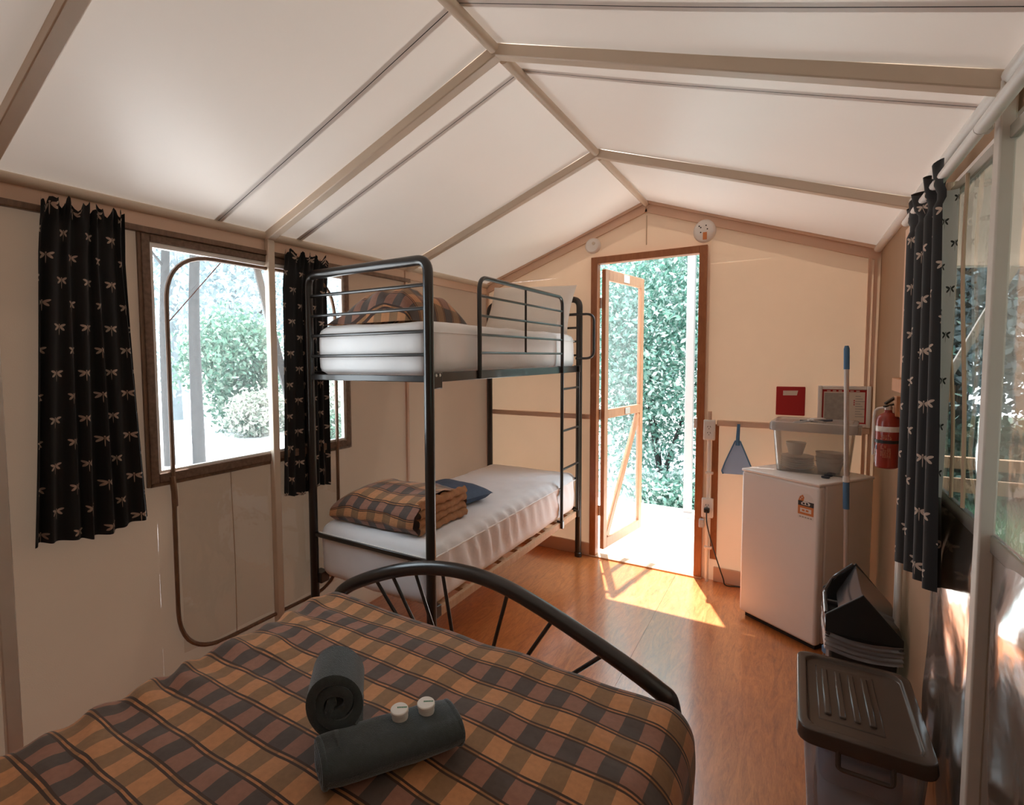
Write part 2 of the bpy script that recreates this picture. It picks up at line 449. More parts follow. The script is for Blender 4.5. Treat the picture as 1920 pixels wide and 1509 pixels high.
# ================================================================== THE SETTING
# floor of ply sheets
fl = setting('floor', (0, 0, 0))
MB().span((-.05, NEAR, -.06), (W+.05, L+.03, -.014)).build('floor_base', M['dark'], fl)
g = .0006
for (x0, x1, y0, y1) in ((-.03, .34, NEAR, 1.5), (.34, 1.545, NEAR, 1.5), (1.545, W+.03, NEAR, 1.5),
                         (-.03, .34, 1.5, L+.03), (.34, 1.545, 1.5, L+.03), (1.545, W+.03, 1.5, L+.03)):
    MB().span((x0+g, y0+g, -.014), (x1-g, y1-g, 0)).build('plywood_sheet', M['floor'], fl, smooth=False)

# left wall with its window opening
wl = setting('wall_left')
OY0, OY1, OZ0, OZ1 = 1.115, 2.205, 1.06, 2.03
def sheet_rects(rects, fn, step=.16):
    mb = MB()
    for (a0, a1, b0, b1) in rects:
        nu = max(1, int((a1-a0)/step)); nv = max(1, int((b1-b0)/step))
        mb.grid(lambda u, v: fn(a0+(a1-a0)*u, b0+(b1-b0)*v), nu, nv)
    return mb
def wl_fn(y, z):
    return (-.004 - .006*fbm((y*1.3, z*1.1, 3)), y, z)
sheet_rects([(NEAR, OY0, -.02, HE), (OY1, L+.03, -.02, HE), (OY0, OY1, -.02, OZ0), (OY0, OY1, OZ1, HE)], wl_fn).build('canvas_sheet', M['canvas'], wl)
def flap(u, v):
    y = 1.20+.915*u; z = .26+.80*v
    w = .010 + .008*fbm((y*5, z*3.2, 1)) + .006*math.sin((y*1.2+z)*14)*(.5+.5*math.sin(z*5))
    return (max(.004, w), y, z)
M['flap'] = clear('hazy_vinyl_flap', (.99, .96, .93), .10, .14, .10, (.80, .66, .54), .3, 7)
MB().grid(flap, 26, 26).build('vinyl_flap', M['flap'], wl)
MB().tube([(.006, 1.455, .02), (.014, 1.455, .6), (.008, 1.450, 1.03)], .0022, 6).build('wall_seam', M['fascia'], wl)
rod = rounded([(.014, 1.178, .24), (.014, 1.178, 1.988), (.014, 2.125, 1.988), (.014, 2.125, .24)], .22, 10, True)
rod = [p + Vector((.004, .004*math.sin(p.z*9), 0)) for p in rod]
MB().tube(rod, .0095, 8, closed=True).build('bent_rod', M['rail_wood'], wl)
MB().tube([(.012, 1.186, 1.700), (.010, 1.440, 1.988)], .0022, 6).build('corner_cord', M['rope'], wl)
MB().tube([(.016, 1.172, 1.05), (.018, 1.178, .98), (.016, 1.18, .92)], .013, 8).build('rod_sleeve', M['rail_wood'], wl)

# window_1
w1 = setting('window_1')
f = MB()
y0, y1, z0, z1 = 1.087, 2.234, 1.03, 2.052
for a, b in (((-.02, y0, z0), (.018, y0+.034, z1)), ((-.02, y1-.034, z0), (.018, y1, z1)),
             ((-.02, y0+.034, z0), (.018, y1-.034, z0+.04)), ((-.02, y0+.034, z1-.032), (.018, y1-.034, z1))):
    f.span(a, b)
f.build('window_frame', M['grime'], w1, bevel=.004)
f = MB()
for a, b in (((.0, y0-.012, z0-.012), (.012, y0+.006, z1+.01)), ((.0, y1-.006, z0-.012), (.012, y1+.012, z1+.01)), ((.0, y0, z0-.014), (.012, y1, z0+.004))):
    f.span(a, b)
f.build('window_edging', M['rail_wood'], w1)
f = MB()
for a, b in (((-.012, y0+.034, z0+.04), (.010, y0+.046, z1-.032)), ((-.012, y1-.046, z0+.04), (.010, y1-.034, z1-.032)),
             ((-.012, y0+.046, z1-.052), (.010, y1-.046, z1-.032)), ((-.012, y0+.046, z0+.04), (.010, y1-.046, z0+.05))):
    f.span(a, b)
f.build('inner_edge', M['white_paint'], w1)
MB().grid(lambda u, v: (-.012+.003*fbm((u*3, v*3, 2)), y0+.034+(y1-y0-.068)*u, z0+.04+(z1-z0-.072)*v), 10, 10).build('window_pane', M['vinyl'], w1)

# far wall with door opening and gable
wf = setting('wall_far')
DX0, DX1, DZ = .935, 1.68, 2.255
def roof_z(x): return HE + (HR-HE)*(1-abs(x-RX)/RX)
def wf_fn(x, z):
    e = min(1, max(0, (x-.02)*8), max(0, (W-.02-x)*8))
    return (x, L+.004+.006*fbm((x*1.6, z*1.2, 9)), z)
mb = sheet_rects([(-.04, DX0, -.02, HE), (DX1, W+.04, -.02, HE), ], wf_fn)
mb.grid(lambda u, v: (DX0*u, L+.004, HE+v*(roof_z(DX0*u)-HE)), 8, 3)
mb.grid(lambda u, v: (DX1+(W-DX1)*u, L+.004, HE+v*(roof_z(DX1+(W-DX1)*u)-HE)), 8, 3)
mb.grid(lambda u, v: (DX0+(DX1-DX0)*u, L+.004, DZ+v*(roof_z(DX0+(DX1-DX0)*u)-DZ)), 10, 3)
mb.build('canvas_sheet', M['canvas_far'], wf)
# gable seam and border strip under the roof
mb = MB()
for xa, xb in ((0, RX), (RX, W)):
    mb.bar((xa, L-.012, roof_z(xa)-.05), (xb, L-.012, roof_z(xb)-.05), .02, .055, (0, 0, 1))
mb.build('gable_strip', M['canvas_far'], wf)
MB().span((RX-.002, L-.006, DZ+.08), (RX+.003, L, HR-.1)).build('gable_seam', M['fascia'], wf)
MB().span((DX1+.075, L-.008, .15), (DX1+.115, L-.001, 1.08)).build('stud', M['door_wood'], wf)

# right wall
wr = setting('wall_right')
def wr_fn(y, z): return (W+.004+.004*fbm((y*1.3, z*1.5, 5)), y, z)
VY0, VY1, VZ0, VZ1 = .62, 2.20, 1.10, 2.06
TY0, TY1, TZ0, TZ1 = 2.24, 2.90, 1.44, 2.06
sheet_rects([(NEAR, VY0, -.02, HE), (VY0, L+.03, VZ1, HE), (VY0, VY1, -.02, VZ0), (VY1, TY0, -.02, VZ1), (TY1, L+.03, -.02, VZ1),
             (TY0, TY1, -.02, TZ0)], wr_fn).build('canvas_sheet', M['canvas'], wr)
def wrk(ya, yb, za, zb, seed, amp):
    def fn(u, v):
        y = ya+(yb-ya)*u; z = za+(zb-za)*v
        e = min(1, u*8, (1-u)*8)*min(1, v*8+.15, (1-v)*8+.15)
        d = amp*(.9+fbm((y*3.5, z*1.6, seed), 3)) + amp*.5*math.sin(z*9+y*7+seed)*math.sin(y*11+seed*2)
        return (W-.004-max(0, d)*e, y, z)
    return MB().grid(fn, 40, 50)
M['lining_r'] = clear('shiny_vinyl_lining', (.95, .92, .90), .25, .50, .16, (.78, .70, .64), .2, 6)
wrk(1.715, 2.26, .02, 1.10, 1.3, .016).build('vinyl_lining', M['lining_r'], wr)
wrk(.70, 1.655, .02, 1.10, 4.1, .022).build('vinyl_lining', M['lining_r'], wr)

w2 = setting('window_2')
def vp(ya, yb, seed):
    def fn(u, v):
        y = ya+(yb-ya)*u; z = VZ0+(VZ1-VZ0)*v
        e = min(1, u*6, (1-u)*6)*min(1, v*6, (1-v)*6)
        return (W-.006-e*(.006+.012*fbm((y*2.6, z*1.2, seed), 2)), y, z)
    return MB().grid(fn, 24, 24)
for ya, yb, sd in ((1.70, 2.185, 1), (.64, 1.66, 2)):
    vp(ya, yb, sd).build('vinyl_pane', M['vinyl_r'], w2)
mb = MB()
mb.span((W-.010, .62, VZ0-.02), (W+.004, 2.2, VZ0+.022))
mb.span((W-.014, .62, VZ1-.05), (W+.004, 2.2, VZ1-.02))
mb.build('hem_welt', M['lining_r'], w2, bevel=.003)
MB().tube([(W-.014, 2.185, VZ0), (W-.014, 2.19, VZ1)], .009, 8).build('zip_cord', M['cream_paint'], w2)
for ya, yb, lean in ((2.12, 1.98, .2), (1.95, 1.86, .5), (1.45, 1.36, .3)):
    MB().tube(spline([(W-.022, ya, VZ1-.04), (W-.026, ya-.02, 1.75), (W-.024, yb, 1.4), (W-.024, yb-.03, 1.14)]), .0045, 6).build('tie_strap', M['fascia'], w2)
w3 = setting('window_3')
mb = MB()
mb.span((W-.022, TY1-.07, TZ0), (W+.02, TY1, TZ1)); mb.span((W-.022, TY0, TZ0), (W+.02, TY0+.07, TZ1))
mb.span((W-.022, TY0+.07, TZ1-.06), (W+.02, TY1-.07, TZ1))
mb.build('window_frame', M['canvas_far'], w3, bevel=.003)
mb = MB(); mb.span((W-.016, TY1-.115, TZ0+.02), (W+.018, TY1-.07, TZ1-.06)); mb.span((W-.016, TY0+.07, TZ0+.02), (W+.018, TY0+.115, TZ1-.06))
mb.build('window_sash', M['door_wood'], w3, bevel=.003)
mb = MB().span((W-.045, TY0, TZ0-.055), (W+.02, TY1+.01, TZ0)).build('window_sill', M['block_wood'], w3, bevel=.003)
MB().grid(lambda u, v: (W+.012, TY0+.115+(TY1-TY0-.23)*u, TZ0+.02+(TZ1-TZ0-.08)*v), 2, 2).build('window_pane', M['vinyl_r'], w3)

# near wall behind the camera, unseen, given a darker colour to cut bounced light
wn = setting('wall_near')
mb = sheet_rects([(0, W, -.02, HE)], lambda x, z: (x, NEAR, z))
mb.grid(lambda u, v: (W*u, NEAR, HE+v*(roof_z(W*u)-HE)), 12, 3)
mb.build('canvas_sheet', M['fascia'], wn)
# ceiling sheets with open joints
cl = setting('ceiling')
EOV = .06
JO = (NEAR-.05, 1.425, 1.885, L+.06)
for side in (0, 1):
    for k in range(3):
        ya, yb = JO[k]+.0018, JO[k+1]-.0018
        def cf(u, v, side=side, ya=ya, yb=yb):
            x = (RX*u - EOV*(1-u)) if side == 0 else (W - (W-RX)*u + EOV*(1-u))
            z = HE + (HR-HE)*u - EOV*(1-u)*(HR-HE)/RX
            return (x, ya+(yb-ya)*v, z - .010*math.sin(math.pi*u)*(.5+.5*fbm((x*.9, (ya+(yb-ya)*v)*1.1, 4), 2)))
        MB().grid(cf, 10, max(4, int((yb-ya)/.15))).build('ceiling_panel', M['roof'], cl)
for yj in JO[1:3]:
    mb = MB()
    for side in (0, 1):
        def jf(u, v, side=side, yj=yj):
            x = RX*u if side == 0 else W-(W-RX)*u
            uu = (x+EOV)/(RX+EOV) if side == 0 else (W+EOV-x)/(W-RX+EOV)
            z = HE + (HR-HE)*uu - EOV*(1-uu)*(HR-HE)/RX
            return (x, yj-.02+.04*v, z - .010*math.sin(math.pi*uu)*(.5+.5*fbm((x*.9, yj*1.1, 4), 2)) + .0025)
        mb.grid(jf, 16, 1)
    mb.build('joint_backing', M['dark'], cl)

# frame of the cabin: ridge, eave tubes, rafters, posts (trim)
tn = [0]
def trim(mb, mat, **k):
    tn[0] += 1
    o = mb.build('trim_%d' % tn[0], mat, None, **k); o['kind'] = 'structure'; return o
for ya, yb in ((NEAR, R0-.03), (R0+.03, R1-.035), (R1+.045, R2-.03), (R2+.045, L)):
    trim(MB().tube([(RX, ya, HR-.024), (RX, yb, HR-.024)], .019, 14), M['cream_paint'])
trim(MB().tube([(.012, NEAR, HE-.012), (.012, L, HE-.012)], .020, 14), M['cream_paint'])
trim(MB().tube([(W-.012, NEAR, HE-.012), (W-.012, R1-.03, HE-.012)], .020, 14), M['white_paint'])
trim(MB().tube([(W-.012, R1+.03, HE-.012), (W-.012, L, HE-.012)], .020, 14), M['white_paint'])
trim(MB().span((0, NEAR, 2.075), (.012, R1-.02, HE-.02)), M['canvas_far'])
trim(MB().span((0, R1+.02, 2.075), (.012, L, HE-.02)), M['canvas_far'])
trim(MB().span((.0, NEAR, 2.052), (.026, 2.82, 2.076)), M['rail_wood'], bevel=.003)
for y in (R0, R1, R2):
    for side in (0, 1):
        a = (.012, y, HE-.020) if side == 0 else (W-.012, y, HE-.020)
        trim(MB().bar(a, (RX, y, HR-.022), .045, .042), M['cream_paint'], bevel=.004)
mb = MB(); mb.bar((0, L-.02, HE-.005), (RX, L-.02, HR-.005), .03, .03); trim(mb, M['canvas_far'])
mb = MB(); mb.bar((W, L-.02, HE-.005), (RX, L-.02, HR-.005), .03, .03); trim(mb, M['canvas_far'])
trim(MB().span((.004, R0-.022, 0), (.034, R0+.022, HE-.02)), M['tan_steel'], bevel=.004)
trim(MB().span((.004, R1-.018, 0), (.040, R1+.020, HE-.02)), M['cream_paint'], bevel=.004)
trim(MB().span((.004, R2-.030, 0), (.020, R2-.006, HE-.02)), M['canvas_far'], bevel=.003)
trim(MB().span((W-.030, R1-.034, 0), (W-.002, R1+.010, HE-.015)), M['tan_steel'], bevel=.004)
trim(MB().span((W-.030, R0-.03, 0), (W-.002, R0+.03, HE-.015)), M['tan_steel'], bevel=.004)
trim(MB().tube([(W-.022, R2-.10, 0), (W-.022, R2-.10, HE-.03)], .010, 10), M['white_paint'])
trim(MB().tube([(W-.022, R2-.06, 0), (W-.022, R2-.06, HE-.03)], .010, 10), M['white_paint'])
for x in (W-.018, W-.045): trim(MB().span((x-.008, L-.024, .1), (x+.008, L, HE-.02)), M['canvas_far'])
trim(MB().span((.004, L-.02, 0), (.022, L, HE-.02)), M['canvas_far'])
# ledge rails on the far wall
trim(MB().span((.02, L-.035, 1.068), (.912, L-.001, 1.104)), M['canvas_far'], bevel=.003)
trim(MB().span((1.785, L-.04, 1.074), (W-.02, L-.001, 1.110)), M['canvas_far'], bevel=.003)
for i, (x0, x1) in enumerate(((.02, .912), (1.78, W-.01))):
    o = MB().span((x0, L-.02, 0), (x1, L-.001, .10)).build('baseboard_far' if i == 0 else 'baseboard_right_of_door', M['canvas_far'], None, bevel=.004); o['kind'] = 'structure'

# door 1: frame, open leaf
d1 = setting('door_1')
for a, b in (((.911, L-.022, 0), (.960, L+.05, 2.285)), ((1.655, L-.022, 0), (1.704, L+.05, 2.285)), ((.960, L-.022, 2.235), (1.655, L+.05, 2.285))):
    MB().span(a, b).build('door_frame', M['door_wood'], d1, bevel=.003)
MB().span((.905, L-.03, -.014), (1.71, L+.06, .012)).build('threshold', M['pale_wood'], d1, bevel=.003)
hx, hy = .985, L+.055; dirv = Vector((.160, .987, 0)).normalized(); ZB, ZT, DW = .045, 2.205, .72
nrm = Vector((dirv.y, -dirv.x, 0))
def dp(a, z): return Vector((hx, hy, z)) + dirv*a
def dbar(name, a0, z0, a1, z1, w=.058, th=.032, mat='leaf_wood'):
    return MB().bar(dp(a0, z0), dp(a1, z1), th, w, upv=nrm.cross((dp(a1, z1)-dp(a0, z0)).normalized())).build(name, M[mat], d1, bevel=.003)
dbar('stile', .029, ZB, .029, ZT); dbar('stile', DW-.029, ZB, DW-.029, ZT)
dbar('door_rail', .058, ZT-.04, DW-.058, ZT-.04, .08); dbar('door_rail', .058, 1.10, DW-.058, 1.10, .07); dbar('door_rail', .058, ZB+.04, DW-.058, ZB+.04, .08)
dbar('brace', .075, ZB+.09, DW-.075, 1.055, .055, .026)
MB().grid(lambda u, v: dp(.03+(DW-.06)*u, 1.11+(ZT-.08-1.11)*v)+nrm*.004, 3, 3).build('door_pane', M['mesh'], d1)
MB().grid(lambda u, v: dp(.03+(DW-.06)*u, ZB+.06+(1.07-ZB-.06)*v)+nrm*.004, 3, 3).build('door_pane', M['mesh'], d1)
MB().box(dp(.36, ZT-.04)+nrm*.019, (.10, .006, .06), Matrix.Rotation(math.atan2(dirv.y, dirv.x), 3, 'Z')).build('door_plate', M['white'], d1)
MB().box(dp(.40, 1.10)+nrm*.02, (.09, .006, .05), Matrix.Rotation(math.atan2(dirv.y, dirv.x), 3, 'Z')).build('door_plate', M['alu'], d1)
MB().tube([dp(DW-.03, 1.10)-nrm*.03, dp(DW+.0, 1.10)+nrm*.0, dp(DW+.03, 1.10)], .012, 8).build('door_latch', M['black'], d1)
for z in (.35, 1.1, 1.95):
    MB().tube([(.966, L+.052, z-.04), (.966, L+.052, z+.04)], .008, 8).build('hinge', M['alu'], d1)
MB().box((1.652, L-.015, .985+.1), (.02, .05, .07)).build('strike_plate', M['white_paint'], d1, bevel=.004)

# ================================================================== BUNK BED
BX0, BX1, BY0, BY1, BT = .062, .840, 1.895, 3.838, 1.978
bunk = thing('bunk_bed', 'black tubular metal bunk bed with guard rail and ladder against the wall', 'bed', (.45, 2.87, 0))
for y in (BY0, BY1):
    for x in (BX0, BX1):
        MB().tube([(x, y, 0), (x, y, BT-.12)], .0235, 14).build('post', M['black'], bunk)
        MB().lathe([(.027, 0), (.028, .03), (.024, .034)], 14, (x, y, 0)).build('foot', M['black'], bunk)
    P = rounded([(BX0, y, BT-.125), (BX0, y, BT), (BX1, y, BT), (BX1, y, BT-.125)], .11, 8)
    MB().tube(P, .0235, 14).build('top_rail', M['black'], bunk)
    for z in (1.868, 1.764, 1.661, 1.556):
        MB().tube([(BX0+.01, y, z), (BX1-.01, y, z)], .0085, 10).build('end_bar', M['black'], bunk)
    MB().span((BX0, y-.010, 1.432), (BX1, y+.010, 1.462)).build('end_rail', M['black'], bunk, bevel=.003)
    MB().span((BX0, y-.010, .592), (BX1, y+.010, .615)).build('end_rail', M['black'], bunk, bevel=.003)
    if y == BY1: MB().span((BX0, y-.010, .36), (BX1, y+.010, .385)).build('end_rail', M['black'], bunk, bevel=.003)
    else:
        for x in (BX0, BX1): MB().span((x-.016, y+.0, .335), (x+.05 if x == BX0 else x+.016, y+.06, .392)).build('corner_bracket', M['black'], bunk, bevel=.004)
for x in (BX0, BX1):
    MB().span((x-.012, BY0, 1.430), (x+.012, BY1, 1.476)).build('side_rail', M['black'], bunk, bevel=.003)
    MB().span((x-.012, BY0, .330), (x+.012, BY1, .372)).build('side_rail', M['pale_wood'], bunk, bevel=.003)
for k in range(9):
    y = BY0+.12+k*.21
    MB().span((BX0, y-.03, 1.436), (BX1, y+.03, 1.452)).build('slat', M['pale_wood'], bunk)
    MB().span((BX0, y-.03, .345), (BX1, y+.03, .366)).build('slat', M['pale_wood'], bunk)
CB = MB().span((BX1-.014, BY0+.015, 1.40), (BX1+.016, BY0+.085, 1.476)).build('corner_bracket', M['black'], bunk, bevel=.004)
for dy in (.03, .06):
    MB().lathe([(.007, 0), (.007, .006), (.003, .008)], 10, (BX1+.014, BY0+dy, 1.462), Matrix.Rotation(math.pi/2, 3, 'Y')).build('bolt', M['white_paint'], CB)
GX = BX1+.016
P = rounded([(GX, 2.318, 1.435), (GX, 2.318, 1.952), (GX, 3.452, 1.952), (GX, 3.452, .345)], .07, 7)
MB().tube(P, .0115, 12).build('guard_frame', M['black'], bunk)
for z in (1.857, 1.757, 1.660, 1.566):
    MB().tube([(GX, 2.322, z), (GX, 3.448, z)], .007, 8).build('guard_bar', M['black'], bunk)
MB().tube([(GX, 2.865, 1.566), (GX, 2.865, 1.95)], .007, 8).build('guard_bar', M['black'], bunk)
MB().tube([(GX, 3.775, 1.47), (GX, 3.775, .345)], .0115, 10).build('ladder_stile', M['black'], bunk)
for z in (1.318, 1.022, .748):
    MB().tube([(GX, 3.452, z), (GX, 3.775, z)], .0085, 10).build('ladder_rung', M['black'], bunk)
for y in (3.452, 3.775):
    MB().span((BX1-.014, y-.014, .33), (GX+.014, y+.014, .385)).build('ladder_hook', M['black'], bunk, bevel=.003)
    MB().span((BX1-.014, y-.014, 1.43), (GX+.014, y+.014, 1.48)).build('ladder_hook', M['black'], bunk, bevel=.003)
P = rounded([(BX1-.12, BY1-.018, 1.862), (BX1+.118, BY1-.018, 1.862), (BX1+.118, BY1-.018, 1.532), (BX1-.02, BY1-.018, 1.532)], .06, 7)
MB().tube(P, .0095, 10).build('grab_loop', M['black'], bunk)

def soft_box(x0, x1, y0, y1, z0, z1, r, nx, ny, nz, disp=.004, fs=6, seed=0, crown=.0, power=None):
    """rounded closed cushion-like box"""
    bm = bmesh.new(); bmesh.ops.create_cube(bm, size=2)
    bmesh.ops.subdivide_edges(bm, edges=[e for e in bm.edges if abs(e.verts[0].co.x-e.verts[1].co.x) > .1], cuts=nx, use_grid_fill=True)
    bmesh.ops.subdivide_edges(bm, edges=[e for e in bm.edges if abs(e.verts[0].co.y-e.verts[1].co.y) > 1.9], cuts=ny, use_grid_fill=True)
    bmesh.ops.subdivide_edges(bm, edges=[e for e in bm.edges if abs(e.verts[0].co.z-e.verts[1].co.z) > 1.9], cuts=nz, use_grid_fill=True)
    hx, hy, hz = (x1-x0)/2, (y1-y0)/2, (z1-z0)/2; c = Vector(((x0+x1)/2, (y0+y1)/2, (z0+z1)/2))
    r = min(r, hx, hy, hz)
    bm.normal_update()
    for v in bm.verts:
        a, b = v.co.x, v.co.y
        p = Vector((v.co.x*hx, v.co.y*hy, v.co.z*hz))
        q = Vector((max(-hx+r, min(hx-r, p.x)), max(-hy+r, min(hy-r, p.y)), max(-hz+r, min(hz-r, p.z))))
        d = p-q
        if d.length > 1e-6: p = q + d.normalized()*r
        p.z += crown*(1-a*a)*(1-b*b)*(1 if v.co.z > 0 else -.3)
        n = d.normalized() if d.length > 1e-6 else Vector((0, 0, 1))
        w = p + c
        p += n*disp*fbm((w.x*fs, w.y*fs, w.z*fs+seed))
        v.co = p + c
    mb = MB(); bm.verts.index_update()
    mb.v = [tuple(v.co) for v in bm.verts]; mb.f = [[v.index for v in f.verts] for f in bm.faces]
    mb.mi = [0]*len(mb.f); mb.uv = [None]*len(mb.f)
    bm.free(); return mb
def planar_uv(mb, fn):
    mb.hasuv = True; mb.uv = [[fn(Vector(mb.v[i])) for i in f] for f in mb.f]; return mb

# upper mattress
mu = thing('mattress', 'white-sheeted mattress on the upper bunk under the ivory pillow', 'mattress', (.45, 2.87, 1.455))
soft_box(.085, .822, 1.915, 3.815, 1.455, 1.712, .055, 14, 34, 6, .006, 5, 1, .008).build('fitted_sheet', M['sheet'], mu, angle=80)
m_ = MB()
ring = rounded([(.083, 1.913, 1.66), (.824, 1.913, 1.66), (.824, 3.817, 1.66), (.083, 3.817, 1.66)], .05, 5, True)
m_.tube(ring, .003, 6, closed=True).build('piping', M['sheet'], mu)
# lower mattress with quilted protector
ml = thing('mattress', 'white mattress with wrinkled quilted protector on the lower bunk', 'mattress', (.45, 2.87, .372))
def wrinkled():
    mb = soft_box(.085, .836, 1.905, 3.815, .372, .662, .06, 26, 60, 10, .006, 5, 5, .01)
    out = []
    for v in mb.v:
        x, y, z = v
        if x > .70:
            k = (x-.70)/.13
            x += .011*k*math.sin(y*52+z*26+3*fbm((y*3, z*4, 1)))*(.35+max(0, fbm((y*2.2, 2, 0)))+.8*math.exp(-((y-2.55)/.35)**2))*min(1, max(0, (z-.40)/.10))
        if z > .64: z += .004*math.sin(x*40)*math.sin(y*40)*.35
        if y < 2.0: z -= .02*(1-abs((x-.46)/.38))*(1 if z < .5 else .0)
        out.append((x, y, z))
    mb.v = out; return mb
wrinkled().build('mattress_body', M['sheet_blue'], ml, angle=80)
m_ = MB(); m_.tube(rounded([(.10, 1.90, .615), (.838, 1.90, .615), (.842, 3.80, .615)], .05, 5), .004, 6).build('elastic_hem', M['sheet'], ml)

def cushion(w, h, t, n=18, seed=0, corner=.0):
    """pillow shape in the local xy plane, thickness along z"""
    mb = MB()
    def f(sgn):
        def fn(u, v):
            a, b = 2*u-1, 2*v-1
            e = max(0, (1-a**4))**.5*max(0, (1-b**4))**.5
            pinch = 1-.06*(1-abs(a))*abs(b)**3-.0
            x = a*w/2*(1-.05*(1-b*b)*abs(a)**3*0 - .04*(1-abs(b)**2)*abs(a)); y = b*h/2*(1-.05*(1-a*a))
            z = sgn*(t/2*e) + .006*fbm((x*9+seed, y*9, sgn))*e
            return (x, y, z)
        return fn
    mb.grid(f(1), n, n); mb.grid(lambda u, v: f(-1)(1-u, v), n, n)
    return mb
pil = cushion(.70, .40, .15, 20, 3)
R = Matrix.Rotation(math.radians(3), 3, 'Y') @ Matrix.Rotation(math.radians(68), 3, 'X')
pil.v = [tuple(R @ Vector(v) + Vector((.475, 3.72, 1.912))) for v in pil.v]; pil.hasuv = False
tag(pil.build('pillow', M['pillow'], None, angle=80), 'ivory pillow propped upright at far end of the upper bunk', 'pillow')

# folded checked doona on the lower bunk
def folded_doona(x0, x1, y0, y1, z0, h, layers, seed, name_parent):
    t = h/layers
    obs = []
    def cover(u, v):
        # v: cross-section along y and z  (wraps front, top, back);  u along x
        x = x0+(x1-x0)*u
        a = v
        per = [(y0+.03, z0+.004), (y0-.005, z0+h*.28), (y0+.0, z0+h*.62), (y0+.06, z0+h*.93), (y0+.16, z0+h*1.06), ((y0+y1)/2, z0+h*1.12), (y1-.12, z0+h*1.02), (y1-.02, z0+h*.75), (y1, z0+h*.4), (y1-.03, z0+.004)]
        k = a*(len(per)-1); i = min(int(k), len(per)-2); f_ = k-i
        y = per[i][0]*(1-f_)+per[i+1][0]*f_; z = per[i][1]*(1-f_)+per[i+1][1]*f_
        sag = 1-.35*max(0, (.25-u)/.25)**1.5
        z = z0+(z-z0)*sag
        n = fbm((x*6, y*6, z*8+seed), 3)
        return (x+.012*fbm((y*8, z*9, seed+3)), y+.012*n, max(z0+.002, z+.010*n))
    per_len = 2*h+(y1-y0)
    mb = MB().grid(cover, 44, 44, uvfn=lambda u, v: (u*(x1-x0)*1.02, v*per_len+.03))
    return mb
dl = thing('doona', 'brown checked doona folded in a thick pad on the lower bunk', 'bedding', (.42, 2.2, .672))
folded_doona(.135, .70, 1.955, 2.44, .672, .165, 4, 2.0, dl).build('outer_fold', M['plaid'], dl, angle=80)
# rolled layers seen at the open end
mb = MB()
for k in range(4):
    zc = .672+.022+k*.041
    def lay(u, v, zc=zc, k=k):
        y = 1.985+.43*u; a = (v-.5)*math.pi
        bul = .018*(1+.5*fbm((y*7, k*2.3, 1)))
        return (.692+bul*math.cos(a)*1.3+.010*fbm((y*11, k, v*2)), y, max(.674, zc+.0225*math.sin(a)+.010*fbm((y*6, k*3, 5))+.004*math.sin(y*90+k)))
    mb.grid(lay, 26, 8, uvfn=lambda u, v, k=k: (u*.45+.02, .02+v*.05))
M['reverse'] = plain('tan_brown_reverse', (.40, .19, .085), .85, var=.4, scale=30, bump=.5, bscale=45)
mb.build('folded_edge', M['reverse'], dl, angle=80)
# doona heaped on the upper bunk
def heap(u, v):
    a, b = 2*u-1, 2*v-1
    e = max(0, 1-abs(a)**3.2)**.55*max(0, 1-abs(b)**3.2)**.55
    x = .10+.585*u+.01*b; y = 1.975+.50*v
    prof = .07+.115*min(1, u*2.6)
    z = 1.716+e*(prof+.022*fbm((x*5.5, y*5.5, 2), 3)+.010*math.sin(x*34+y*21+3*fbm((x*4, y*4, 0))))
    return (x, y, max(1.721, z))
tag(MB().grid(heap, 60, 50, uvfn=lambda u, v: (u*.62+.012*math.sin(v*7), v*.66+.02*math.sin(u*6))).build('doona', M['plaid'], None, angle=80),
    'crumpled brown checked doona heaped at near end of the upper bunk', 'bedding')
bl = cushion(.42, .30, .10, 16, 8)
Rb = Matrix.Rotation(math.radians(-12), 3, 'Z')
bl.v = [tuple(Rb @ Vector(v) + Vector((.46, 2.64, .722))) for v in bl.v]; bl.hasuv = False
tag(bl.build('cushion', M['blue_cloth'], None, angle=80), 'flat navy blue cushion lying behind the folded doona', 'cushion')

# ================================================================== DOUBLE BED
FBY = 1.665
bed = thing('double_bed', 'black metal double bed with arched fan-spindle footboard', 'bed', (1.22, .6, 0))
arch = spline([(.455, FBY, .0), (.455, FBY, .30), (.47, FBY, .43), (.55, FBY, .515), (.75, FBY, .615), (.94, FBY, .682), (1.12, FBY, .712), (1.29, FBY, .706), (1.46, FBY, .664), (1.70, FBY, .575), (1.875, FBY, .497), (1.917, FBY, .455), (1.925, FBY, .30), (1.925, FBY, 0)], 8)
MB().tube(arch, .0285, 16).build('footboard_arch', M['black'], bed)
for xt in (.70, .795, .92, 1.06, 1.355, 1.535, 1.72):
    zt = np.interp(xt, [.55, .75, .94, 1.12, 1.29, 1.46, 1.70, 1.895], [.515, .615, .682, .712, .706, .664, .575, .487])
    c = Vector((1.18, FBY, .05)); tp = Vector((xt, FBY, zt)); d = (c-tp).normalized()
    MB().tube([tp, tp+d*(zt-.26)/max(.3, -d.z)], .0075, 8).build('spindle', M['black'], bed)
MB().tube([(.455, FBY, .27), (1.925, FBY, .27)], .012, 10).build('foot_rail', M['black'], bed)
for x in (.50, 1.95): MB().span((x-.012, -.33, .22), (x+.012, FBY, .26)).build('side_rail', M['black'], bed, bevel=.003)
for x in (.46, 1.98):
    MB().tube([(x, -.36, 0), (x, -.36, .75)], .022, 12).build('headboard_post', M['black'], bed)
MB().tube([(.46, -.36, .75), (1.98, -.36, .75)], .022, 12).build('headboard_rail', M['black'], bed)
for k in range(8):
    y = -.2+k*.24
    MB().span((.5, y-.035, .245), (1.95, y+.035, .262)).build('slat', M['pale_wood'], bed)
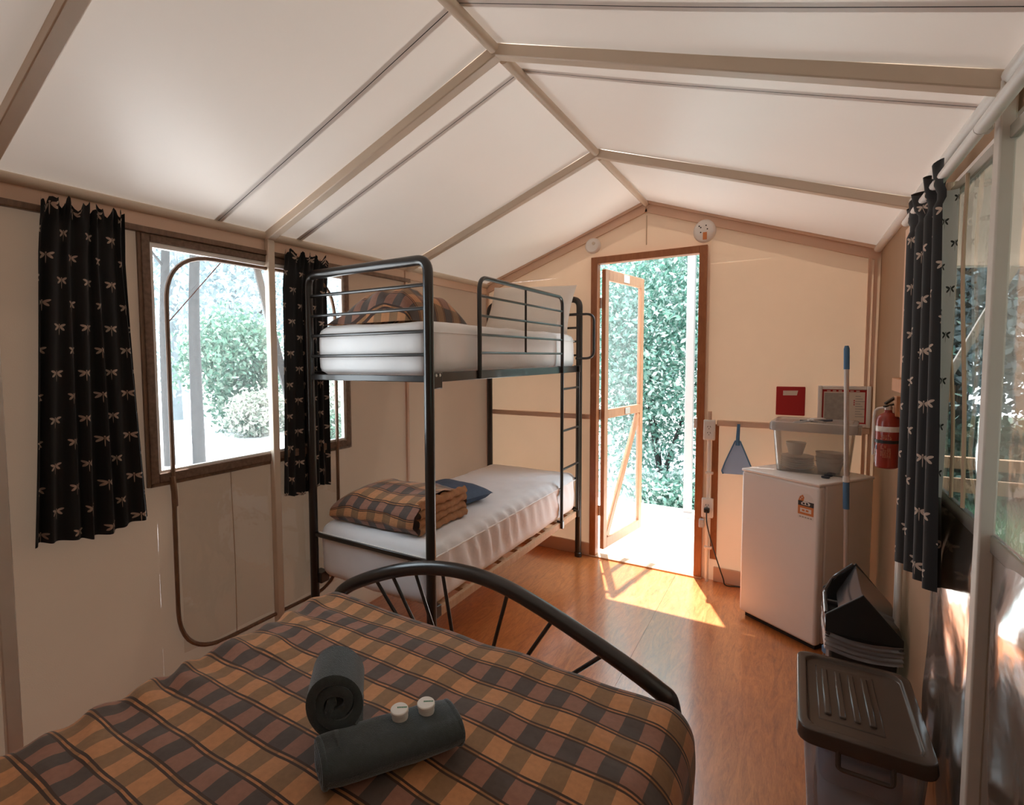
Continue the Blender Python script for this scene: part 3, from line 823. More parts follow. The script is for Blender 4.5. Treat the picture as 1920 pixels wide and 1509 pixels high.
tag(soft_box(.50, 2.0, -.32, 1.60, .262, .48, .05, 8, 10, 3, .002, 4, 2).build('mattress', M['sheet'], None, angle=80), 'double mattress on black bed frame under checked bedspread', 'mattress')
BA, BB, BR, ZTOP = .665, .855, .095, .552
bcx, bcy = 1.247, .665
def drape(s, t):
    dx = max(abs(s)-BA, 0); dy = max(abs(t)-BB, 0); d = math.hypot(dx, dy)
    ux, uy = (dx/d, dy/d) if d > 0 else (0, 0)
    if d < BR*math.pi/2: out = BR*math.sin(d/BR); dn = BR*(1-math.cos(d/BR))
    else: out = BR+.012*math.sin((s+t)*16)*min(1, (d-BR*1.57)*8); dn = BR + (d-BR*math.pi/2)
    x = bcx + math.copysign(min(abs(s), BA)+out*ux, s); y = bcy + math.copysign(min(abs(t), BB)+out*uy, t)
    edge = math.exp(-((BA-min(abs(s), BA))/.16)**2)*.5 + .35
    z = ZTOP - dn + .016*fbm((s*3.2, t*3.2, 4), 2) + .010*edge*fbm((s*3+8, t*9, 1), 3)
    if s < -.25: z += .011*1.3*math.sin(t*46+s*14+3*fbm((s*3, t*3, 2)))*min(1, (-.25-s)*2.2)*(.4+.6*abs(fbm((s*2, t*3, 7))))
    z += .018*(1-(s/.8)**2)*(1-(t/.95)**2) - .018
    z -= .012*math.exp(-((t-.75)/.1)**2)*0
    return Vector((x, y, z))
def bedspread():
    S0, S1, T0, T1 = -BA-.27, BA+.40, -BB-.10, BB+.19
    def fn(u, v): return drape(S0+(S1-S0)*u, T0+(T1-T0)*v)
    return MB().grid(fn, 150, 170, uvfn=lambda u, v: (S0+(S1-S0)*u+2.0+.012, T0+(T1-T0)*v+2.0+.043))
tag(bedspread().build('bedspread', M['plaid'], None, angle=85), 'brown and orange checked bedspread on the double bed', 'bedding')
def bed_z(x, y): return drape(x-bcx, y-bcy).z

# towels and little tubs on the bedspread
ax = Vector((.545, .838, 0)); px = Vector((ax.y, -ax.x, 0))
tc = Vector((1.410, .932, 0)); tb = bed_z(tc.x, tc.y)
lt = thing('towel', 'long charcoal rolled towel lying on the bedspread', 'towel', (tc.x, tc.y, tb))
def towel_roll(u, v):
    a = v*2*math.pi; s = (u-.5)*.345
    taper = 1 - .10*abs(2*u-1)**6
    ww = (.066+.004*math.sin(a*3+1))*taper; hh = .042*taper
    c_ = math.cos(a); s_ = math.sin(a)
    sq = lambda q: math.copysign(abs(q)**.72, q)
    p = tc + ax*s + px*(ww*sq(c_)) + Vector((0, 0, tb+.043+hh*sq(s_)))
    return p + Vector((0, 0, .003*fbm((s*14, a*2, 1))))
mb = MB().grid(towel_roll, 34, 36)
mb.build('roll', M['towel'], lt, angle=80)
for e in (0, 1):   # coiled end faces
    mb = MB(); sgn = -1 if e == 0 else 1
    for k in range(4):
        q = .93-k*.24
        ring = [tc + ax*(sgn*(.1655+.002*k)) + px*(.060*q*math.copysign(abs(math.cos(a))**.75, math.cos(a))) + Vector((0, 0, tb+.043+.037*q*math.copysign(abs(math.sin(a))**.75, math.sin(a)))) for a in [i*2*math.pi/24 for i in range(24)]]
        mb.tube(ring, .0085, 8, closed=True)
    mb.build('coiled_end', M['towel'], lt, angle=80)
mb = MB().grid(lambda u, v: tc + ax*(-.128+.010*v+.003*math.sin(u*9)) + px*(.068*math.cos(u*math.pi)*1.03) + Vector((0, 0, tb+.043+.045*math.sin(u*math.pi)+.002)), 20, 3)
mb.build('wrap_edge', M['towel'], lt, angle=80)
# coiled hand towel standing on the left end of the long one
vd = Vector((.66, -.75, .03)).normalized(); sd = Vector((vd.y, -vd.x, 0)).normalized(); ud = sd.cross(vd); ud = ud if ud.z > 0 else -ud
cc = Vector((1.255, .912, tb+.130))
hw = thing('towel', 'coiled charcoal hand towel resting on the long towel', 'towel', (cc.x, cc.y, cc.z-.07))
def spiral(a0, a1, n, depth0, depth1, r_of):
    vs_ = []
    mb = MB()
    pts = []
    for i in range(n+1):
        a = a0+(a1-a0)*i/n; pts.append((a, r_of(a)))
    def q(i, d, w):
        a, r = pts[i]; rr = r+w
        return cc + vd*d + sd*(rr*.97*math.cos(a)) + ud*(rr*1.12*math.sin(a))
    th = .0112
    fsg = []
    for i in range(n+1):
        b = .004*math.sin(pts[i][0]*1.7)
        for d, w in ((depth0, -th), (depth0, th), (depth1-.006+b, th*1.05), (depth1+b, 0), (depth1-.006+b, -th*1.05)):
            vs_.append(q(i, d, w))
    for i in range(n):
        for k in range(5):
            k2 = (k+1) % 5
            fsg.append((i*5+k, i*5+k2, (i+1)*5+k2, (i+1)*5+k))
    fsg.append((0, 1, 2, 3, 4)); fsg.append(tuple(n*5+k for k in range(5))[::-1])
    mb._add(vs_, fsg); return mb
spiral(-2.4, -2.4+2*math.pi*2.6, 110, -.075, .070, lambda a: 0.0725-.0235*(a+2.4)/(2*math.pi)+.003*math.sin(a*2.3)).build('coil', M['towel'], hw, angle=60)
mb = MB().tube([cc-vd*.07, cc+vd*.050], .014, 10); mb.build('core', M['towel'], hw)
for k, (ds, dn) in enumerate(((.030, -.016), (.098, -.010))):
    c = tc + ax*ds + px*dn; zt = tb+.084
    t_ = thing('amenity_tub', ('small white lidded tub on long towel, closest to the coiled towel', 'small white lidded tub on long towel, farther from the coiled towel')[k], 'tub', (c.x, c.y, zt), group='small white tubs on the towel')
    Rt = Matrix.Rotation(math.radians(6), 3, 'X')
    MB().lathe([(.019, -.002), (.0205, .004), (.0205, .016)], 24, c+Vector((0, 0, zt)), Rt).build('tub_body', M['white'], t_)
    TL = MB().lathe([(.0215, .014), (.0222, .016), (.0222, .024), (.0205, .0258)], 28, c+Vector((0, 0, zt)), Rt).build('tub_lid', M['white'], t_)
    mb = MB()
    for i in range(7):
        q = Rt @ Vector((.0105*(i-3)/3*math.cos(.55)+.004, -.0105*(i-3)/3*math.sin(.55)*-1+.006, .0262))
        mb.box(c+Vector((0, 0, zt))+q, (.0026, .0036, .0008), (math.radians(6), 0, .55))
    mb.build('lid_print', M['green_ink'], TL)

# ================================================================== CURTAINS
def curtain(xw, ya, yb, ya2, yb2, zt, zb, sgn, folds, seed, amp=.016, cloth=1.55):
    """hangs in the plane x = xw, facing the room by sgn"""
    n = folds*10
    def fn(u, v):
        top = v; y = (ya2+(yb2-ya2)*u)*(1-top)+(ya+(yb-ya)*u)*top
        z = zb+(zt-zb)*v
        ph = u*folds*2*math.pi + 1.1*math.sin(u*5+seed) + .5*(1-v)*math.sin(u*9+seed*2)
        a = amp*(.55+.75*(1-v)) * (1+.4*math.sin(u*13+seed))
        x = xw + sgn*(amp*1.5 + a*math.sin(ph) + .022*max(0, (v-.85)/.15))
        hd = max(0, (v-.95)/.05)
        if v > .93:
            x += sgn*.012*math.sin(ph*1.7+1)*min(1, (v-.93)/.05); z += .014*math.sin(ph*.9+seed)*hd + .010*hd*math.sin(ph*2.3)
        z += (1-v)**6*.012*math.sin(u*7+seed) 
        return (x, y+.006*math.sin(ph*.5+v*3), z)
    wid = abs(yb2-ya2)*cloth
    return MB().grid(fn, n, 60, uvfn=lambda u, v: (u*wid+seed*.031, v*(zt-zb)+seed*.017))
c1 = thing('curtain', 'black dragonfly-print curtain on left wall beside the window, nearest the camera', 'curtain', (.04, .86, .88))
curtain(.02, .742, 1.012, .668, 1.06, 2.092, .895, 1, 7, 1.0).build('drop', M['curtain'], c1, angle=80)
c2 = thing('curtain', 'black dragonfly-print curtain at window, hanging behind the bunk end posts', 'curtain', (.04, 1.9, .82))
curtain(.010, 1.765, 2.06, 1.735, 2.05, 2.085, .83, 1, 6, 2.3, .008).build('drop', M['curtain'], c2, angle=80)
c3 = thing('curtain', 'black dragonfly-print curtain on right wall with grey reverse showing', 'curtain', (W-.05, 2.25, .84))
def rcurt(u, v):
    ya, yb, ya2, yb2 = 2.01, 2.56, 1.845, 2.44
    y = (ya2+(yb2-ya2)*u)*(1-v)+(ya+(yb-ya)*u)*v
    z = .80+.115*(1-u)*0+(2.075-.80)*v + .10*(1-v)*(1-u)
    ph = u*4*2*math.pi+.9*math.sin(u*4)
    a = .014*(.7+.6*(1-v))
    x = W-.062-.020*math.sin(ph)*(.7+.6*(1-v))
    if v > .93:
        k = (v-.93)/.07
        x += .012*math.sin(ph*1.6)*k; z += .016*math.sin(ph*.8+.6)*k; y += .05*k*(u-.2)
    if .90 < v < .935: x += .008
    return (x, y, z)
MB().grid(rcurt, 66, 60, uvfn=lambda u, v: (u*.86+.02, v*1.25)).build('drop', M['curtain'], c3, angle=80)
def rline(u, v):
    wd = .036*(.45+.55*v)
    return (W-.062+wd*u+.004*math.sin(u*6+v*3), 1.93+.085*v+.012*math.sin(u*3.1), 1.14+(2.0-1.14)*v)
MB().grid(rline, 14, 40, uvfn=lambda u, v: (u*.17+.03, v*1.1+.04)).build('turned_edge', M['lining'], c3, angle=80)
rd = thing('curtain_rod', 'white tube curtain rod along the top of the right window', 'rod', (W-.05, 2.0, 2.03))
MB().tube([(W-.058, 1.30, 2.052), (W-.058, 1.662, 2.046)], .014, 12).build('rod', M['white_paint'], rd)
MB().tube([(W-.058, 1.668, 2.046), (W-.058, 2.62, 2.036)], .0135, 12).build('rod', M['white_paint'], rd)
MB().span((W-.062, 1.650, 2.035), (W-.040, 1.685, 2.062)).build('bracket', M['alu'], rd, bevel=.003)
MB().span((W-.062, 2.600, 2.025), (W+.0, 2.625, 2.052)).build('bracket', M['alu'], rd, bevel=.003)

# ================================================================== FRIDGE CORNER
FR = thing('fridge', 'white bar fridge standing angled in the far corner', 'fridge', (2.279, 3.512, 0), -.609)
hw_, hd_ = .2235, .222
MB().span((-hw_+.003, -hd_+.058, .03), (hw_-.003, hd_, .872)).build('cabinet_body', M['fridge'], FR, local=True, bevel=.008)
FD = MB().span((-hw_, -hd_, .03), (hw_, -hd_+.050, .868)).build('door', M['fridge'], FR, local=True, bevel=.014, segs=3)
MB().span((-hw_+.012, -hd_+.050, .04), (hw_-.012, -hd_+.060, .86)).build('door_seal', M['grey_trim'], FR, local=True)
MB().span((-hw_-.002, -hd_-.002, .868), (hw_+.002, hd_+.002, .884)).build('top_panel', M['fridge'], FR, local=True, bevel=.006)
MB().span((-hw_+.02, -hd_+.03, 0.0), (hw_-.02, hd_-.02, .032)).build('plinth', M['dark'], FR, local=True)
mb = MB()
lx, lz, lw, lh = .115, .685, .082, .135     # label: right part of the door near the top
fn = lambda a, b, d: (lx+a, -hd_-d, lz+b)
archp = [(0, 0), (lw, 0)] + [(lw/2+lw/2*math.cos(math.radians(t)), lh-lw*.5+lw/2*math.sin(math.radians(t))) for t in range(0, 181, 15)]
mb.prism(archp, fn, 0, .0008, 0)
mb.prism([(0, .022), (lw, .022), (lw, .068), (0, .068)], fn, .0008, .0012, 1)
mb.prism([(.012, .034), (lw-.012, .034), (lw-.012, .056), (.012, .056)], fn, .0012, .0016, 0)
mb.prism([(.022, .040), (.036, .040), (.036, .050), (.022, .050)], fn, .0016, .0019, 1)
mb.prism([(.042, .040), (.056, .040), (.056, .050), (.042, .050)], fn, .0016, .0019, 1)
mb.prism([(0, .068), (lw, .068), (lw, .093), (0, .093)], fn, .0008, .0012, 2)
mb.prism([(.018, .074), (.060, .074), (.064, .083), (.052, .092), (.028, .092), (.016, .083)], fn, .0012, .0015, 0)
mb.prism([(.024, .077), (.036, .077), (.036, .086), (.024, .086)], fn, .0015, .0018, 2)
mb.prism([(.042, .076), (.055, .076), (.050, .088), (.042, .088)], fn, .0015, .0018, 2)
mb.prism([(.001, .093), (.028, .093), (.032, .112), (.024, .126), (.008, .114)], fn, .0008, .0012, 1)
mb.prism([(.010, .099), (.016, .099), (.016, .104), (.010, .104)], fn, .0012, .0016, 0)
mb.prism([(.017, .109), (.023, .109), (.023, .114), (.017, .114)], fn, .0012, .0016, 0)
for k in range(5): mb.prism([(.008+k*.014, .006), (.018+k*.014, .006), (.018+k*.014, .012), (.008+k*.014, .012)], fn, .0008, .0012, 3)
mb.build('energy_label', [M['white'], M['orange'], M['ink'], M['grey_ink']], FD, local=True, smooth=False)

# clear tub of crockery on the fridge
TZ = .885
tub = thing('storage_tub', 'clear lidded tub of crockery on top of the fridge', 'tub', (2.315, 3.585, TZ), math.radians(-6))
def tub_shell(w0, d0, w1, d1, h, th=.003, r=.03, nseg=5):
    mb = MB(); rings = []
    def ring(w, d, z):
        pts = []
        for sx, sy, a0 in ((1, 1, 0), (-1, 1, 90), (-1, -1, 180), (1, -1, 270)):
            for k in range(nseg+1):
                a = math.radians(a0+90*k/nseg)
                pts.append((sx*(w/2-r)+r*math.cos(a), sy*(d/2-r)+r*math.sin(a), z))
        return pts
    prof = [(w0, d0, 0), (w1, d1, h), (w1-2*th, d1-2*th, h), (w0-2*th, d0-2*th, th)]
    R_ = [ring(*p) for p in prof]; n = len(R_[0])
    vs_ = [p for r_ in R_ for p in r_]; fs = []
    for i in range(3):
        for k in range(n):
            k2 = (k+1) % n; fs.append((i*n+k, i*n+k2, (i+1)*n+k2, (i+1)*n+k))
    fs.append(tuple(range(n))[::-1]); fs.append(tuple(range(3*n, 4*n)))
    mb._add(vs_, fs); return mb
tub_shell(.335, .245, .375, .283, .248).build('tub_body', M['clear_tub'], tub, local=True)
def lid_shape(w, d, z0, z1, rim, nseg=5, r=.035):
    mb = MB()
    def ring(w, d, z):
        pts = []
        for sx, sy, a0 in ((1, 1, 0), (-1, 1, 90), (-1, -1, 180), (1, -1, 270)):
            for k in range(nseg+1):
                a = math.radians(a0+90*k/nseg); pts.append((sx*(w/2-r)+r*math.cos(a), sy*(d/2-r)+r*math.sin(a), z))
        return pts
    prof = [(w, d, z0), (w+.006, d+.006, z0+.3*(z1-z0)), (w, d, z1-.003), (w-.012, d-.012, z1), (w-2*rim, d-2*rim, z1), (w-2*rim-.012, d-2*rim-.012, z1-.010)]
    R_ = [ring(*p) for p in prof]; n = len(R_[0]); vs_ = [p for q in R_ for p in q]; fs = []
    for i in range(len(prof)-1):
        for k in range(n):
            k2 = (k+1) % n; fs.append((i*n+k, i*n+k2, (i+1)*n+k2, (i+1)*n+k))
    fs.append(tuple(range((len(prof)-1)*n, len(prof)*n))); fs.append(tuple(range(n))[::-1])
    mb._add(vs_, fs); return mb
lid_shape(.395, .300, .232, .284, .02).build('tub_lid', M['clear_lid'], tub, local=True)
for sx in (-1, 1):
    MB().span((sx*.202-.012, -.05, .222), (sx*.202+.012, .05, .266)).build('clip', M['clear_lid'], tub, local=True, bevel=.004)
def tubpt(a, b, z):
    c_, s_ = math.cos(math.radians(-6)), math.sin(math.radians(-6)); return Vector((2.315+a*c_-b*s_, 3.585+a*s_+b*c_, TZ+z))
pb = TZ+.0035
for k in range(6):
    c = tubpt(-.075, -.01, .0035+k*.0125)
    o = MB().lathe([(.045, 0), (.052, .002), (.078, .010), (.082, .0125), (.079, .0135), (.05, .005), (.0, .004)], 28, c).build('plate', M['crockery'])
    tag(o, 'cream plate inside the clear tub, %s of the plate stack' % ('bottom', 'second from bottom', 'third from bottom', 'third from top', 'second from top', 'top')[k], 'plate', 'plates stacked in the clear tub')
o = MB().lathe([(.03, 0), (.034, .004), (.050, .07), (.052, .072), (.048, .072), (.03, .008), (0, .007)], 24, tubpt(-.085, -.005, .0035+6*.0125+.004)).build('bowl', M['crockery'])
tag(o, 'tall cream bowl on top of the plates inside the clear tub', 'bowl')
for k in range(3):
    c = tubpt(.075, -.015, .0035+k*.026)
    o = MB().lathe([(.045, 0), (.05, .002), (.066, .055), (.068, .057), (.064, .057), (.047, .006), (0, .005)], 28, c).build('bowl', M['crockery'])
    tag(o, 'cream bowl nested at right inside the clear tub, %s of three' % ('bottom', 'middle', 'top')[k], 'bowl', 'bowls nested in the clear tub')
# little packets on the lid
M['packet_dark'] = plain('dark_blue_packet', (.03, .04, .06), .35); M['packet_pale'] = plain('pale_packet', (.55, .55, .55), .3, var=.3, scale=120)
for k, (a, b, rz, mt) in enumerate(((-.05, -.085, .25, 'packet_pale'), (-.02, -.070, -.2, 'packet_dark'), (.015, -.085, .35, 'packet_pale'), (.045, -.070, -.1, 'packet_dark'), (.02, -.060, .8, 'packet_pale'))):
    c = tubpt(a, b, .276+.007+.004*k)
    mb = MB().box(c, (.085, .03, .010), (math.radians(5*(k-2)), math.radians(6*(k % 3-1)), rz))
    o = mb.build('sachet', M[mt], None, bevel=.003)
    tag(o, ('pale sachet at left of the heap on tub lid', 'dark blue sachet at left of the heap on tub lid', 'pale sachet in the middle of the heap on tub lid', 'dark blue sachet at right of the heap on tub lid', 'pale sachet lying across top of the heap on tub lid')[k], 'sachet', 'sachets on the tub lid')
for k, (a, b) in enumerate(((.195, -.10), (.20, -.055), (.215, -.03))):
    Rf = Matrix.Rotation(-.609, 3, 'Z'); c = Vector((2.272, 3.502, 0)) + Rf @ Vector((.145-.02*k, -.045+.055*k, 0)); c.z = .884+.006
    o = MB().lathe([(.012, -.006), (.015, -.003), (.015, .004), (.010, .006)], 14, c, None, 0, 1.3, .8).build('bottle_cap', M['packet_dark'])
    tag(o, ('small dark cap on fridge top right of the clear tub, nearest the front','small dark cap on fridge top right of the clear tub, between two others','small dark cap on fridge top right of the clear tub, nearest the back')[k], 'cap', 'caps on the fridge top')

# fire blanket packet on the wall
fb = thing('fire_blanket', 'flat red fire blanket packet hung on far wall above the tub', 'packet', (2.195, L-.02, 1.18))
PK = MB().span((2.118, L-.030, 1.165), (2.272, L-.004, 1.345)).build('packet', M['red'], fb, bevel=.005)
mb = MB().prism([(2.155, 1.290), (2.228, 1.292), (2.234, 1.322), (2.155, 1.320)], lambda a, b, d: (a, L-.030-d, b), 0, .001)
mb.build('label_panel', M['paper'], PK, smooth=False)

# framed evacuation notice on the ledge
nf = thing('framed_notice', 'cream framed notice with red border on the far wall ledge', 'frame', (2.475, L-.03, 1.11))
x0, x1, z0, z1, yF = 2.335, 2.592, 1.111, 1.356, L-.034
for a, b in (((x0, z0), (x0+.022, z1)), ((x1-.022, z0), (x1, z1)), ((x0+.022, z1-.022), (x1-.022, z1)), ((x0+.022, z0), (x1-.022, z0+.022))):
    MB().span((a[0], yF-.012, a[1]), (b[0], yF+.010, b[1])).build('frame_side', M['white'], nf, bevel=.005)
MB().span((x0+.02, yF-.002, z0+.02), (x1-.02, yF+.004, z1-.02)).build('red_border', M['red'], nf)
PP = MB().span((x0+.030, yF-.0035, z0+.030), (x1-.030, yF-.001, z1-.036)).build('paper', M['paper'], nf)
MB().span((x0+.034, yF-.0045, z0+.034), (x0+.140, yF-.003, z1-.042)).build('map_print', M['grey_ink'], PP)
mb = MB()
for k in range(9):
    mb.span((x1-.074, yF-.0045, z1-.062-k*.015), (x1-.050+.010*((k*7) % 3), yF-.003, z1-.058-k*.015), 0)
for k in range(3): mb.span((x1-.082, yF-.0045, z1-.090-k*.012), (x1-.077, yF-.003, z1-.082-k*.012), 1)
for k in range(6): mb.span((x0+.045+k*.028, yF-.003, z1-.033), (x0+.062+k*.028, yF-.0015, z1-.027), 2)
mb.build('notice_text', [M['grey_ink'], M['red'], M['paper']], PP, smooth=False, kind='stuff')

# fire extinguisher on the right wall
ex = thing('fire_extinguisher', 'red fire extinguisher on wall bracket beside the curtain', 'extinguisher', (2.553, 2.955, 1.04))
ec = Vector((2.553, 2.955, 0))
MB().lathe([(.040, 1.040), (.047, 1.046), (.048, 1.06), (.048, 1.275), (.044, 1.298), (.030, 1.314), (.017, 1.322), (.015, 1.335)], 28, ec).build('cylinder', M['ext_red'], ex); EC = ex.children[-1]
MB().lathe([(.0485, 1.226), (.0487, 1.227), (.0487, 1.252), (.0485, 1.253)], 28, ec).build('white_band', M['white'], EC)
MB().lathe([(.0495, 1.168), (.0505, 1.169), (.0505, 1.183), (.0495, 1.184)], 28, ec).build('strap', M['bin_black'], ex)
def on_cyl(ang, z, w, h, mi, mb, r=.0487):
    a = math.radians(ang); c = ec + Vector((r*math.cos(a), r*math.sin(a), z))
    mb.box(c, (.0008, w, h), (0, 0, a), mi)
mb = MB()
rr = random.Random(3)
for zz in [1.208, 1.201, 1.194, 1.190] + [1.155-.007*k for k in range(9)]:
    for k in range(5):
        if rr.random() < .75: on_cyl(-128+k*11+rr.random()*4, zz, .005+.003*rr.random(), .0028, 0, mb)
for k in range(3): on_cyl(-166, 1.12-.0*k, .006, .02, 1, mb)
on_cyl(-158, 1.145, .008, .022, 2, mb)
on_cyl(-172, 1.10, .007, .07, 1, mb)
mb.build('instruction_print', [M['tan_ink'], M['white'], M['blue_plastic']], EC, smooth=False, kind='stuff')
MB().lathe([(.014, 1.335), (.016, 1.338), (.016, 1.350), (.010, 1.356)], 16, ec).build('valve', M['alu'], ex)
mb = MB(); mb.bar(ec+Vector((-.02, -.02, 1.352)), ec+Vector((.035, .03, 1.366)), .014, .008); mb.bar(ec+Vector((-.015, -.015, 1.366)), ec+Vector((.025, .02, 1.396)), .014, .012)
mb.build('handle', M['bin_black'], ex, bevel=.002)
MB().tube(spline([ec+Vector((-.014, .004, 1.345)), ec+Vector((-.045, .008, 1.335)), ec+Vector((-.054, .012, 1.29)), ec+Vector((-.053, .014, 1.10))]), .0065, 8).build('hose', M['white'], ex)
MB().span((W-.03, 2.94, 1.15), (W+.0, 2.97, 1.20)).build('bracket', M['alu'], ex)
MB().span((W-.035, 2.905, 1.305), (W-.002, 2.985, 1.405)).build('mounting_block', M['block_wood'], ex, bevel=.003)

ex.scale = (.87, .87, .87); ex.location.x += .010
# broom with blue grips
p0, p1 = Vector((2.462, 3.165, .03)), Vector((2.425, 3.225, 1.585))
br = thing('broom', 'long-handled broom with blue grips leaning beside the fridge', 'broom', (p0.x, p0.y, 0))
lp = lambda t: p0 + (p1-p0)*t
MB().tube([lp(.03), lp(.96)], .0105, 12).build('handle', M['alu'], br)
MB().tube([lp(.925), lp(.93), lp(.99), lp(1.0)], .014, 12, rfun=lambda t: .0125 if t < .9 else .008).build('grip', M['blue_plastic'], br)
MB().tube([lp(.48), lp(.565)], .0135, 12).build('sleeve', M['blue_plastic'], br)
MB().tube([lp(.567), lp(.585)], .0145, 12).build('collar', M['white'], br)
MB().box((p0.x, p0.y, .075), (.22, .045, .04), (0, 0, .6)).build('head', M['blue_plastic'], br, bevel=.008)
mb = MB()
for i in range(16):
    for j in range(3):
        o_ = Matrix.Rotation(.6, 3, 'Z') @ Vector((-.1+i*.0133, -.014+j*.014, 0))
        mb.tube([Vector((p0.x, p0.y, .058))+o_, Vector((p0.x, p0.y, .002))+o_*1.1], .003, 5)
mb.build('bristles', M['grey_trim'], br, kind='stuff')

# dustpan hanging from the ledge
dpn = thing('dustpan', 'blue dustpan hanging from the ledge right of the door', 'dustpan', (1.912, L-.05, .92))
cx = 1.912
prof = [(-.014, .985), (.014, .985), (.03, .945), (.074, .835), (.093, .785), (.088, .765), (-.082, .758), (-.090, .778), (-.072, .835), (-.03, .945)]
MB().prism(prof, lambda a, b, d: (cx+a, L-.052+d, b), 0, .006).build('pan', M['pale_blue'], dpn, bevel=.002)
mb = MB()
for i in range(len(prof)):
    if i in (5,): continue
    a, b = prof[i], prof[(i+1) % len(prof)]
    mb.tube([(cx+a[0], L-.055, a[1]), (cx+b[0], L-.055, b[1])], .0045, 6)
mb.build('rim', M['blue_plastic'], dpn)
MB().tube(spline([(cx, L-.05, .955), (cx, L-.052, 1.0), (cx+.002, L-.052, 1.06), (cx+.003, L-.05, 1.095)]), .012, 10, rfun=lambda t: .013-.004*t).build('handle', M['blue_plastic'], dpn)
MB().tube([(cx+.003, L-.045, 1.088), (cx+.003, L-.02, 1.082)], .004, 6).build('hook', M['alu'], dpn)

# power points, conduit, cord
def outlet(x0, x1, z0, z1, label, plug):
    o = thing('power_outlet', label, 'outlet', ((x0+x1)/2, L-.03, z0))
    MB().span((x0, L-.058, z0), (x1, L-.024, z1)).build('box', M['white'], o, bevel=.004)
    FP = MB().span((x0+.006, L-.062, z0+.008), (x1-.006, L-.058, z1-.008)).build('face_plate', M['white'], o, bevel=.001)
    mb = MB(); xc, zc = (x0+x1)/2, (z0+z1)/2
    for k in (0, 1):
        zz = z0+(.35+.3*k)*(z1-z0)
        mb.box((xc-.008, L-.0622, zz+.004), (.003, .001, .010), (0, .5, 0)); mb.box((xc+.008, L-.0622, zz+.004), (.003, .001, .010), (0, -.5, 0)); mb.box((xc, L-.0622, zz-.010), (.003, .001, .009))
    mb.build('socket_slots', M['ink'], FP, smooth=False)
    if plug:
        MB().box((xc, L-.075, zc-.01), (.034, .028, .032)).build('plug', M['bin_black'], o, bevel=.005)
    return o
outlet(1.706, 1.776, .976, 1.112, 'cream power outlet by the door at ledge height', False)
outlet(1.704, 1.774, .446, .577, 'cream power outlet low beside the door with black plug', True)
cd = thing('conduit', 'cream electrical conduit running down beside the door', 'conduit', (1.742, L-.035, 0))
MB().tube([(1.742, L-.036, 1.112), (1.742, L-.036, 1.17)], .012, 10).build('pipe', M['canvas_far'], cd)
MB().tube([(1.742, L-.036, .577), (1.742, L-.036, .976)], .011, 10).build('pipe', M['white'], cd)
MB().tube([(1.742, L-.036, 0), (1.742, L-.036, .446)], .011, 10).build('pipe', M['white'], cd)
for z in (.235, .75): MB().span((1.722, L-.05, z-.008), (1.770, L-.022, z+.008)).build('saddle', M['white'], cd, bevel=.003)
MB().span((1.690, L-.07, .375), (1.722, L-.024, .43)).build('junction', M['packet_pale'], cd, bevel=.004)
crd = MB().tube(spline([(1.739, L-.088, .50), (1.745, L-.10, .42), (1.77, L-.085, .30), (1.81, L-.07, .16), (1.845, L-.06, .05), (1.862, L-.06, .006), (1.93, L-.04, .006), (2.05, L-.03, .006), (2.12, L-.05, .006), (2.27, 3.62, .012)]), .0042, 8)
Ri = Matrix.Rotation(.609, 3, 'Z')
crd.v = [tuple(Ri @ (Vector(q)-FR.location)) for q in crd.v]
crd.build('power_cord', M['ink'], FR, local=True)

# detectors above the door
sd1 = thing('smoke_detector', 'plain round white detector above the left door jamb', 'detector', (.923, L-.03, 2.37))
Ry = Matrix.Rotation(math.pi/2, 3, 'X')
H1 = MB().lathe([(.056, 0), (.058, .008), (.056, .022), (.046, .034), (.02, .038), (0, .038)], 32, (.923, L-.004, 2.372), Ry).build('housing', M['white'], sd1)
MB().lathe([(.012, 0), (.012, .004), (.006, .006)], 14, (.935, L-.042, 2.385), Ry).build('test_button', M['paper'], H1)
MB().span((.912, L-.02, 2.36), (.934, L-.002, 2.46)).build('mount', M['canvas_far'], sd1)
sd2 = thing('smoke_alarm', 'perforated white smoke alarm above the right door jamb', 'detector', (1.684, L-.03, 2.37))
H2 = MB().lathe([(.068, 0), (.070, .010), (.066, .026), (.054, .038), (.02, .042), (0, .042)], 36, (1.684, L-.004, 2.376), Ry, 0, 1.0, 1.1).build('housing', M['white'], sd2)
mb = MB()
for k in range(14):
    a = k*2*math.pi/14; r = .048 if k % 2 else .058
    mb.lathe([(.0048, 0), (.0048, .003)], 8, (1.684+r*.9*math.cos(a), L-.036 if k % 2 else L-.030, 2.376+r*1.02*math.sin(a)), Ry)
for a, b in ((-.02, .02), (.012, .03), (.02, .006), (-.03, .03), (-.02, -.012)): mb.lathe([(.0045, 0), (.0045, .003)], 8, (1.684+a, L-.044, 2.376+b), Ry)
mb.build('vent_holes', M['dark'], H2)
MB().span((1.678, L-.050, 2.315), (1.702, L-.044, 2.362)).build('orange_tag', M['orange'], H2)
MB().span((1.70, L-.02, 2.43), (1.722, L-.002, 2.47)).build('mount', M['dark'], sd2)

